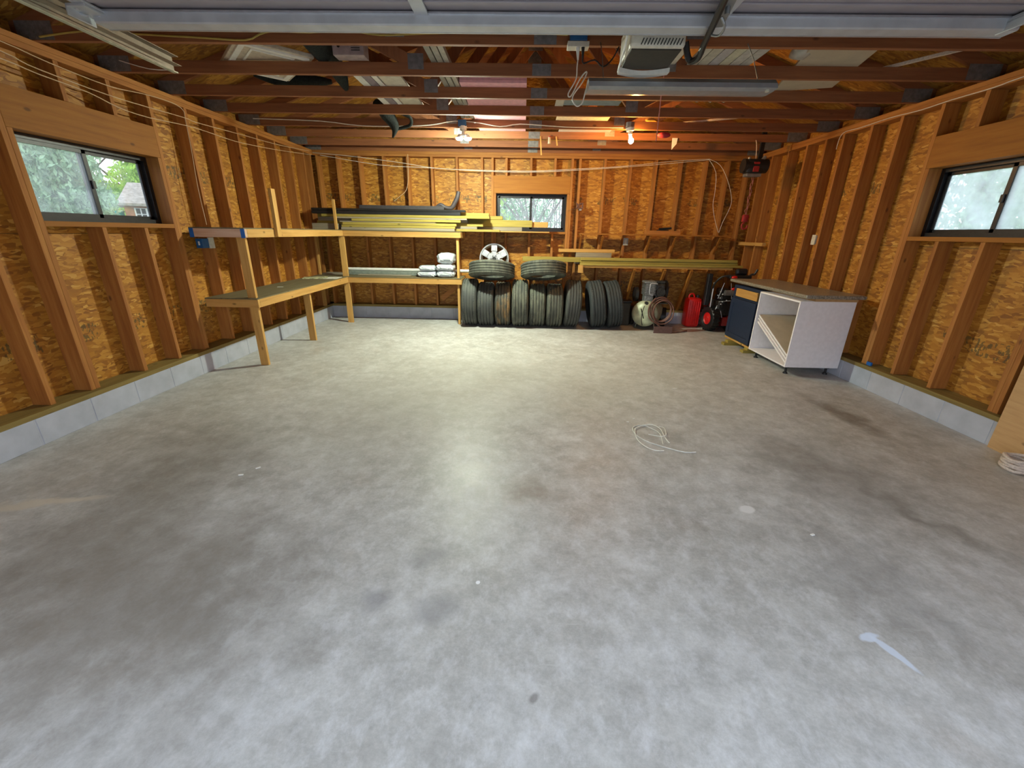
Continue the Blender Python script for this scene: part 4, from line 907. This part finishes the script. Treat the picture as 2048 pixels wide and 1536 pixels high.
# ============================================================ ATTIC STORAGE on the bottom chords
ZA = ZC+.0895
for k in range(4):
    m = MB(); m.box(-.63, .0, 4.60+.004*k, 6.55, ZA+.027*k, ZA+.026+.027*k, .002)
    tag(m.build('foam_board', PINK), ['pink foam board at the bottom of the stack on the trusses', 'pink foam board second from the bottom of the overhead stack', 'pink foam board third from the bottom of the overhead stack', 'pink foam board on top of the overhead stack'][k], 'foam board', 'pink foam boards over the trusses')
def rot_panel(cx, cy, w, d, ang, z, t, name, m_, label, cat, tilt=0, parts=None):
    M = Matrix.Translation((cx, cy, z)) @ Matrix.Rotation(ang, 4, 'Z') @ Matrix.Rotation(tilt, 4, 'X')
    o = thing(name, label, cat, (cx, cy, z)); m = MB(); m.box(-w/2, w/2, -d/2, d/2, 0, t, .004, M); m.build('panel', m_, o)
    if parts:
        m = MB()
        for q_ in parts: m.box(*q_, 0, M)
        m.build('raised_frame', WHITEP, o)
    return o
w_, d_ = .56, .76
fr_ = [(-w_/2+.03, w_/2-.03, -d_/2+.03, -d_/2+.07, -.012, 0), (-w_/2+.03, w_/2-.03, d_/2-.07, d_/2-.03, -.012, 0), (-w_/2+.03, -w_/2+.07, -d_/2+.07, d_/2-.07, -.012, 0), (w_/2-.07, w_/2-.03, -d_/2+.07, d_/2-.07, -.012, 0),
       (-w_/2+.12, w_/2-.12, -d_/2+.12, -d_/2+.135, -.008, 0), (-w_/2+.12, w_/2-.12, d_/2-.135, d_/2-.12, -.008, 0), (-w_/2+.12, -w_/2+.135, -d_/2+.135, d_/2-.135, -.008, 0), (w_/2-.135, w_/2-.12, -d_/2+.135, d_/2-.135, -.008, 0)]
rot_panel(-2.22, 4.20, w_, d_, math.radians(42), ZA+.013, .03, 'panelled_door', plain('off_white_paint', (.55, .47, .36), .6), 'pale panelled cupboard door laid cornerwise over the trusses at the left', 'door', 0, fr_)
m = MB(); m.tube([(-1.60, 3.35, ZA+.10), (-1.66, 3.7, ZA+.10), (-1.69, 4.05, ZA+.09), (-1.71, 4.35, ZA+.08), (-1.72, 4.56, ZA+.02), (-1.72, 4.66, ZA-.05)], [.08, .09, .09, .085, .06, .02], 14)
tag(m.build('cloth_bag', MESHB, None, True), 'dark green lumpy bag lying over the trusses right of the pale door', 'bag')
m = MB(); m.tube([(-2.62, 4.70, ZA+.09), (-2.45, 4.78, ZA+.09), (-2.25, 4.86, ZA+.08), (-1.95, 4.90, ZA+.08)], [.03, .08, .07, .02], 12)
tag(m.build('cloth_bag', MESHB, None, True), 'dark bundle lying behind the pale panelled door over the trusses', 'bag')
m = MB(); m.tube([(-1.72, 5.55, ZA+.06), (-1.66, 5.72, ZA+.0), (-1.60, 5.80, ZA-.1), (-1.61, 5.83, ZA-.17), (-1.64, 5.84, ZA-.23)], [.05, .08, .06, .03, .008], 10)
m.tube([(-1.60, 5.70, ZA+.04), (-1.40, 5.76, ZA-.02), (-1.40, 5.82, ZA-.09), (-1.5, 5.84, ZA-.12), (-1.6, 5.83, ZA-.14)], .02, 8)
tag(m.build('black_strap_bundle', MESHB, None, True), 'black cloth with a strap drooping between trusses left of the lit lamp', 'bundle')
o = thing('small_carton', 'small pale printed carton on a truss left of the middle', 'carton', (-1.43, 4.05, ZA))
BX(-1.55, -1.30, 3.98, 4.10, ZA, ZA+.10, .003).build('carton', plain('pale_pink_card', (.36, .28, .27), .7), o)
m = MB()
for k in range(4): m.box(-1.40, -1.33, 3.978, 3.981, ZA+.03+.015*k, ZA+.036+.015*k)
m.cyl((-1.50, 3.981, ZA+.06), (-1.50, 3.978, ZA+.06), .012); m.build('print', DARKM, o)
for i, (x0, x1, m_, lb) in enumerate(((-1.57, -1.50, WHITEP, 'white long strip at the left of the overhead strip bundle'), (-1.49, -1.42, plain('mauve_strip', (.28, .24, .27), .5), 'mauve grey long strip within the overhead strip bundle'), (-1.41, -1.36, WHITEP, 'narrow white long strip within the overhead strip bundle'), (-1.345, -1.14, CREAM, 'broad cream panel at the right of the overhead strip bundle'))):
    tag(BX(x0, x1, 4.22, 5.75, ZA, ZA+.018).build('trim_board', m_), lb, 'trim board', 'long strips over the trusses')
for i, (x0, x1) in enumerate(((-.79, -.745), (-.735, -.69), (-.68, -.64))):
    tag(BX(x0, x1, 3.3, 5.9, ZA, ZA+.02+.01*i).build('metal_strip', plain('grey_strip_%d' % i, (.30+.08*i, .29+.07*i, .25+.06*i), .5, .2)), ['darkest grey metal strip left of the pink foam', 'middle grey metal strip left of the pink foam', 'lightest grey metal strip right beside the pink foam'][i], 'metal strip', 'metal strips over the trusses')
rnd = random.Random(4)
for k in range(6):
    x0 = 1.30+.085*k
    tag(BX(x0, x0+.078, 3.2+.03*(k % 3), 4.9, ZA, ZA+.018).build('trim_board', plain('aged_white_paint_%d' % k, (.50-.04*(k % 3), .49-.04*(k % 3), .42-.04*(k % 2)), .6)), ['leftmost', 'second from left', 'third from left', 'third from right', 'second from right', 'rightmost'][k]+' of six white trim boards over the trusses behind the door arm', 'trim board', 'white trim boards over the trusses')
tag(BX(1.215, 1.29, 3.4, 4.0, ZA, ZA+.06, .01).build('orange_tube', ORANGE), 'orange plastic piece beside the white trim boards overhead', 'plastic piece')
tag(BX(.92, 1.20, 3.6, 4.12, ZA, ZA+.02).build('flat_board', CREAM), 'square cream panel overhead right of the opener', 'panel')
M = Matrix.Translation((2.45, 4.2, ZA)) @ Matrix.Rotation(-.28, 4, 'Z'); m = MB(); m.box(-.24, .24, -.48, .52, 0, .02, .002, M); tag(m.build('flat_board', BEIGE), 'large pale panel lying askew over the trusses at the right', 'panel')
m = MB(); m.tube([(2.13, 3.80, ZA+.06), (2.11, 3.95, ZA+.05), (2.08, 4.05, ZA+.04)], [.05, .07, .01], 10); tag(m.build('plastic_film', plain('cloudy_film', (.40, .38, .34), .35), None, True), 'crumpled cloudy plastic film at the left edge of the askew panel', 'film')
tag(MB().bar((2.90, 4.24, ZA+.012), (3.30, 3.64, ZA+.012), .028, .02).build('pale_rod', ROPE), 'pale wooden rod lying slantwise over the trusses near the right wall', 'rod')
o = thing('spare_fixture', 'pale blue grey lamp housing stored over the trusses right of centre', 'lamp housing', (.65, 5.4, ZA))
BX(.33, 1.0, 5.02, 5.30, ZA, ZA+.05, .006).build('housing', plain('pale_blue_metal', (.36, .46, .48), .4, .3), o); BX(.31, .40, 5.0, 5.32, ZA-.003, ZA, .0).build('end_cap', CREAM, o)
tag(BX(.37, 1.0, 5.70, 6.12, ZA, ZA+.015).build('flat_board', plain('cream_sheet', (.75, .66, .45), .6)), 'cream sheet over the trusses left of the lit bulb', 'panel')
tag(BX(.45, 1.15, 6.30, 6.70, ZA, ZA+.012).build('flat_board', WHITEP), 'white sheet over the trusses behind the lit bulb', 'panel')
for i, (x, y, l, lb) in enumerate(((.205, 6.545, .22, 'thin pale slat hanging from a truss left of the glass jar'), (.42, 6.545, .10, 'short wooden slat hanging from a truss right of the glass jar'))):
    tag(MB().bar((x, y, ZC+.03), (x+.02, y-.003, ZC-l+.02), .018, .006, (0, 1, 0)).build('hanging_slat', wood('bench', 'z')), lb, 'slat')
o = thing('glass_jar', 'small clear jar hanging under a truss in the middle', 'jar', (.33, 6.53, 2.66))
MB().cyl((.33, 6.53, 2.66), (.33, 6.53, 2.74), .022, .018, 16).build('jar', plain('dull_glass', (.45, .36, .25), .1), o, True); MB().cyl((.33, 6.53, 2.741), (.33, 6.53, 2.752), .02, None, 16).build('lid', REDM, o, True)
o = thing('hand_tool', 'white pointed blade hanging from a truss right of the lit bulb', 'tool', (2.03, 6.54, 2.62))
m = MB(); m.prism([(2.00, 2.75), (2.07, 2.75), (2.065, 2.68), (2.03, 2.64), (2.01, 2.61), (2.005, 2.65)], 'y', 6.525, 6.535); m.build('blade', WHITE, o)
tag(MB().ball((1.70, 5.90, 2.66), .055, (1.5, .9, .6)).build('red_pouch', plain('crimson_cloth', (.34, .02, .04), .7), None, True), 'flat crimson pouch hung on the truss right of the lit bulb', 'pouch')
tag(MB().bar((1.52, 6.0, 2.85), (1.85, 6.35, 2.83), .10, .02).build('amber_scrap', plain('amber_wood', (.62, .30, .05), .6)), 'amber wood scrap over the trusses right of the lit bulb', 'wood scrap')
tag(MB().bar((1.75, 6.2, ZA+.02), (2.9, 5.6, ZA+.02), .02, .02).build('pale_rod', ROPE), 'thin pale rod lying slantwise over the trusses at the right', 'rod')
m = MB()
for k in range(6): m.ball((1.72+.07*k, 5.15+.02*(k % 2), ZA+.035), .035, (1.3, 1, .8), 1)
tag(m.build('crumpled_foil', plain('shiny_foil', (.6, .55, .45), .25, .6)), 'crumpled shiny film over the trusses above the dark shop lamp right end', 'film')
tag(BX(3.24, 3.30, 6.60, 6.63, 2.50, 2.90, .004).build('black_hanger', BLACK), 'black metal hanger at the right wall top near the hoist', 'hanger')
# ============================================================ OUTSIDE
struct(BX(-40, 40, -30, 45, -.35, -.13).build('floor_outside', GRASS, origin=(0, 0, 0)))
struct(BX(-4.5, 4.8, -14, -.62, -.13, -.02).build('driveway', DRIVE, origin=(0, 0, 0)))
def foliage(m, c, R, n, ls, rnd):
    for _ in range(n):
        while True:
            p = Vector((rnd.uniform(-1, 1), rnd.uniform(-1, 1), rnd.uniform(-1, 1)))
            if .25 < p.length < 1: break
        p = Vector((c[0]+p.x*R[0], c[1]+p.y*R[1], c[2]+p.z*R[2]))
        e = Euler((rnd.uniform(0, 6), rnd.uniform(0, 6), rnd.uniform(0, 6))).to_matrix(); s = ls*rnd.uniform(.6, 1.4)
        vs = [m.b.verts.new(p+e @ Vector(q_)*s) for q_ in ((-1, 0, 0), (0, -.45, .1), (1, 0, 0), (0, .45, .1))]; m.b.faces.new(vs)
def tree(x, y, h, R, leafm, label, seed, n=1500, ls=.12, trunk=.16, low=.35):
    rnd = random.Random(seed); t = thing('tree', label, 'tree', (x, y, -.13), 'trees outside the windows')
    m = MB(); m.tube([(x, y, -.2), (x+.1, y+.05, h*.35), (x-.05, y, h*.7), (x, y, h*.95)], [trunk, trunk*.8, trunk*.5, trunk*.15], 8)
    for k in range(7):
        a = rnd.uniform(0, 6.28); z = h*rnd.uniform(.3, .75); m.tube([(x, y, z), (x+math.cos(a)*R*.5, y+math.sin(a)*R*.5, z+h*.08), (x+math.cos(a)*R*.9, y+math.sin(a)*R*.9, z+h*.18)], [trunk*.4, trunk*.22, .01], 6)
    m.build('trunk', BARK, t, True)
    m = MB()
    for k in range(9):
        a = rnd.uniform(0, 6.28); rr = rnd.uniform(.1, .7)*R; foliage(m, (x+math.cos(a)*rr, y+math.sin(a)*rr, h*rnd.uniform(low, .9)), (R*.5, R*.5, h*.14), n//9, ls, rnd)
    m.build('foliage', leafm, t)
tree(-9.8, 9.3, 5.0, 1.3, LEAF[2], 'grey green tree filling the left pane of the left window', 11, 12000, .06, trunk=.08, low=.30)
tree(-13.4, 10.6, 7, 1.7, LEAF[0], 'light green tree behind, at the left of the left window', 12, 12000, .08, trunk=.1, low=.22)
tree(-12.8, 15.0, 6.5, 1.7, LEAF[0], 'bright yellow green tree above the playhouse', 13, 18000, .075, trunk=.1, low=.30)
tree(-13.6, 20.5, 8, 2.4, LEAF[1], 'dark green tree behind the playhouse', 14, 14000, .11, low=.12)
tree(-18.5, 15.5, 8, 2.4, LEAF[1], 'dark green tree furthest away outside the left window', 15, 9000, .11, low=.15)
tree(9.5, 9.8, 6.5, 1.8, LEAF[2], 'grey green tree outside the right window', 16, 5000, .08, low=.2)
tree(13.5, 11.0, 8, 2.4, LEAF[1], 'dark tree beyond the first one outside the right window', 17, 5000, .1, low=.15)
tree(-1.0, 12.4, 3.0, .75, LEAF[0], 'young light green tree at the left of the back window', 18, 4500, .05, .05, .45)
tree(5.6, 20.0, 7, 1.6, LEAF[2], 'bare looking grey tree beyond the back window', 19, 900, .12, .22, .3)
tree(-1.2, 26.0, 9, 4.2, LEAF[2], 'large hazy tree far beyond the back window', 20, 9000, .10, .15, .08)
rnd = random.Random(3)
bs = thing('bare_shrub', 'tangle of bare grey branches close outside the back window', 'shrub', (.4, 10.6, -.13), 'trees outside the windows')
m = MB()
for k in range(34):
    x0 = rnd.uniform(-.1, .9); a = rnd.uniform(-1, 1); m.tube([(x0, 10.6, -.2), (x0+a*.3, 10.6+rnd.uniform(-.3, .3), 1.2), (x0+a*.9, 10.6+rnd.uniform(-.4, .4), 2.0+rnd.uniform(-.3, .3)), (x0+a*1.6, 10.6, 2.6)], [.02, .016, .012, .007], 5)
m.build('branches', plain('pale_bark', (.30, .27, .25), .9), bs, True)
ph = thing('playhouse', 'small orange playhouse with tan roof and white window seen through the left window', 'playhouse', (-9.46, 11.82, -.13))
ph.rotation_euler.z = .72
def pb(name, m_, fn):
    m = MB(); fn(m); bmesh.ops.recalc_face_normals(m.b, faces=m.b.faces); me = bpy.data.meshes.new(name); m.b.to_mesh(me); m.b.free(); me.materials.append(m_)
    o = bpy.data.objects.new(name, me); C.objects.link(o); o.parent = ph; return o
pb('wall', CEDAR, lambda m: m.box(-.9, .9, -.6, .8, 0, 2.11))
def hip(m):
    z0, z1 = 2.16, 2.68
    B_ = [m.b.verts.new(q_) for q_ in ((-1.02, -.74, z0), (1.02, -.74, z0), (1.02, .94, z0), (-1.02, .94, z0), (-.72, .1, z1), (.72, .1, z1), (-1.02, -.74, z0-.06), (1.02, -.74, z0-.06), (1.02, .94, z0-.06), (-1.02, .94, z0-.06))]
    for f in ((0, 1, 5, 4), (1, 2, 5), (2, 3, 4, 5), (3, 0, 4), (0, 1, 7, 6), (1, 2, 8, 7), (2, 3, 9, 8), (3, 0, 6, 9), (6, 7, 8, 9)): m.b.faces.new([B_[k] for k in f])
pb('roof', SHINGLE, hip)
wf = pb('window', WHITE, lambda m: (m.box(-.72, -.26, -.63, -.6, 1.74, 2.06)))
o = pb('pane', BLACK, lambda m: [m.box(-.69+.105*i+(.015 if i > 1 else 0), -.61+.105*i+(.015 if i > 1 else 0), -.636, -.629, 1.785+.14*j, 1.905+.14*j) for i in (0, 1, 2, 3) for j in (0, 1) if not (i == 9)])
o.parent = wf
fe = thing('wooden_fence', 'weathered brown board fence beyond the playhouse', 'fence', (-15.9, 16.5, -.13))
M = Matrix.Translation((-15.9, 16.5, -.13)) @ Matrix.Rotation(.78, 4, 'Z')
m = MB()
for k in range(13): m.box(-1.3+.2*k, -1.3+.2*k+.19, -.01, .01, 0, 1.75, 0, M)
m.build('fence_boards', wood('grey', 'z'), fe); m = MB(); m.box(-1.3, 1.3, .01, .05, .4, .48, 0, M); m.box(-1.3, 1.3, .01, .05, 1.3, 1.38, 0, M); m.build('fence_rail', wood('grey', 'x'), fe)
tag(MB().cyl((-10.0, 10.9, -.13), (-10.0, 10.9, 1.86), .09, None, 12).build('teal_post', TEAL, None, True), 'teal post beside the playhouse', 'post')
o = thing('garden_bin', 'teal container far outside the left window', 'bin', (-10.9, 10.5, -.13))
BX(-11.1, -10.7, 10.3, 10.7, -.13, 1.80, .05).build('bin_body', TEAL, o); BX(-11.12, -10.68, 10.28, 10.72, 1.801, 1.84, .02).build('bin_lid', WHITEP, o)
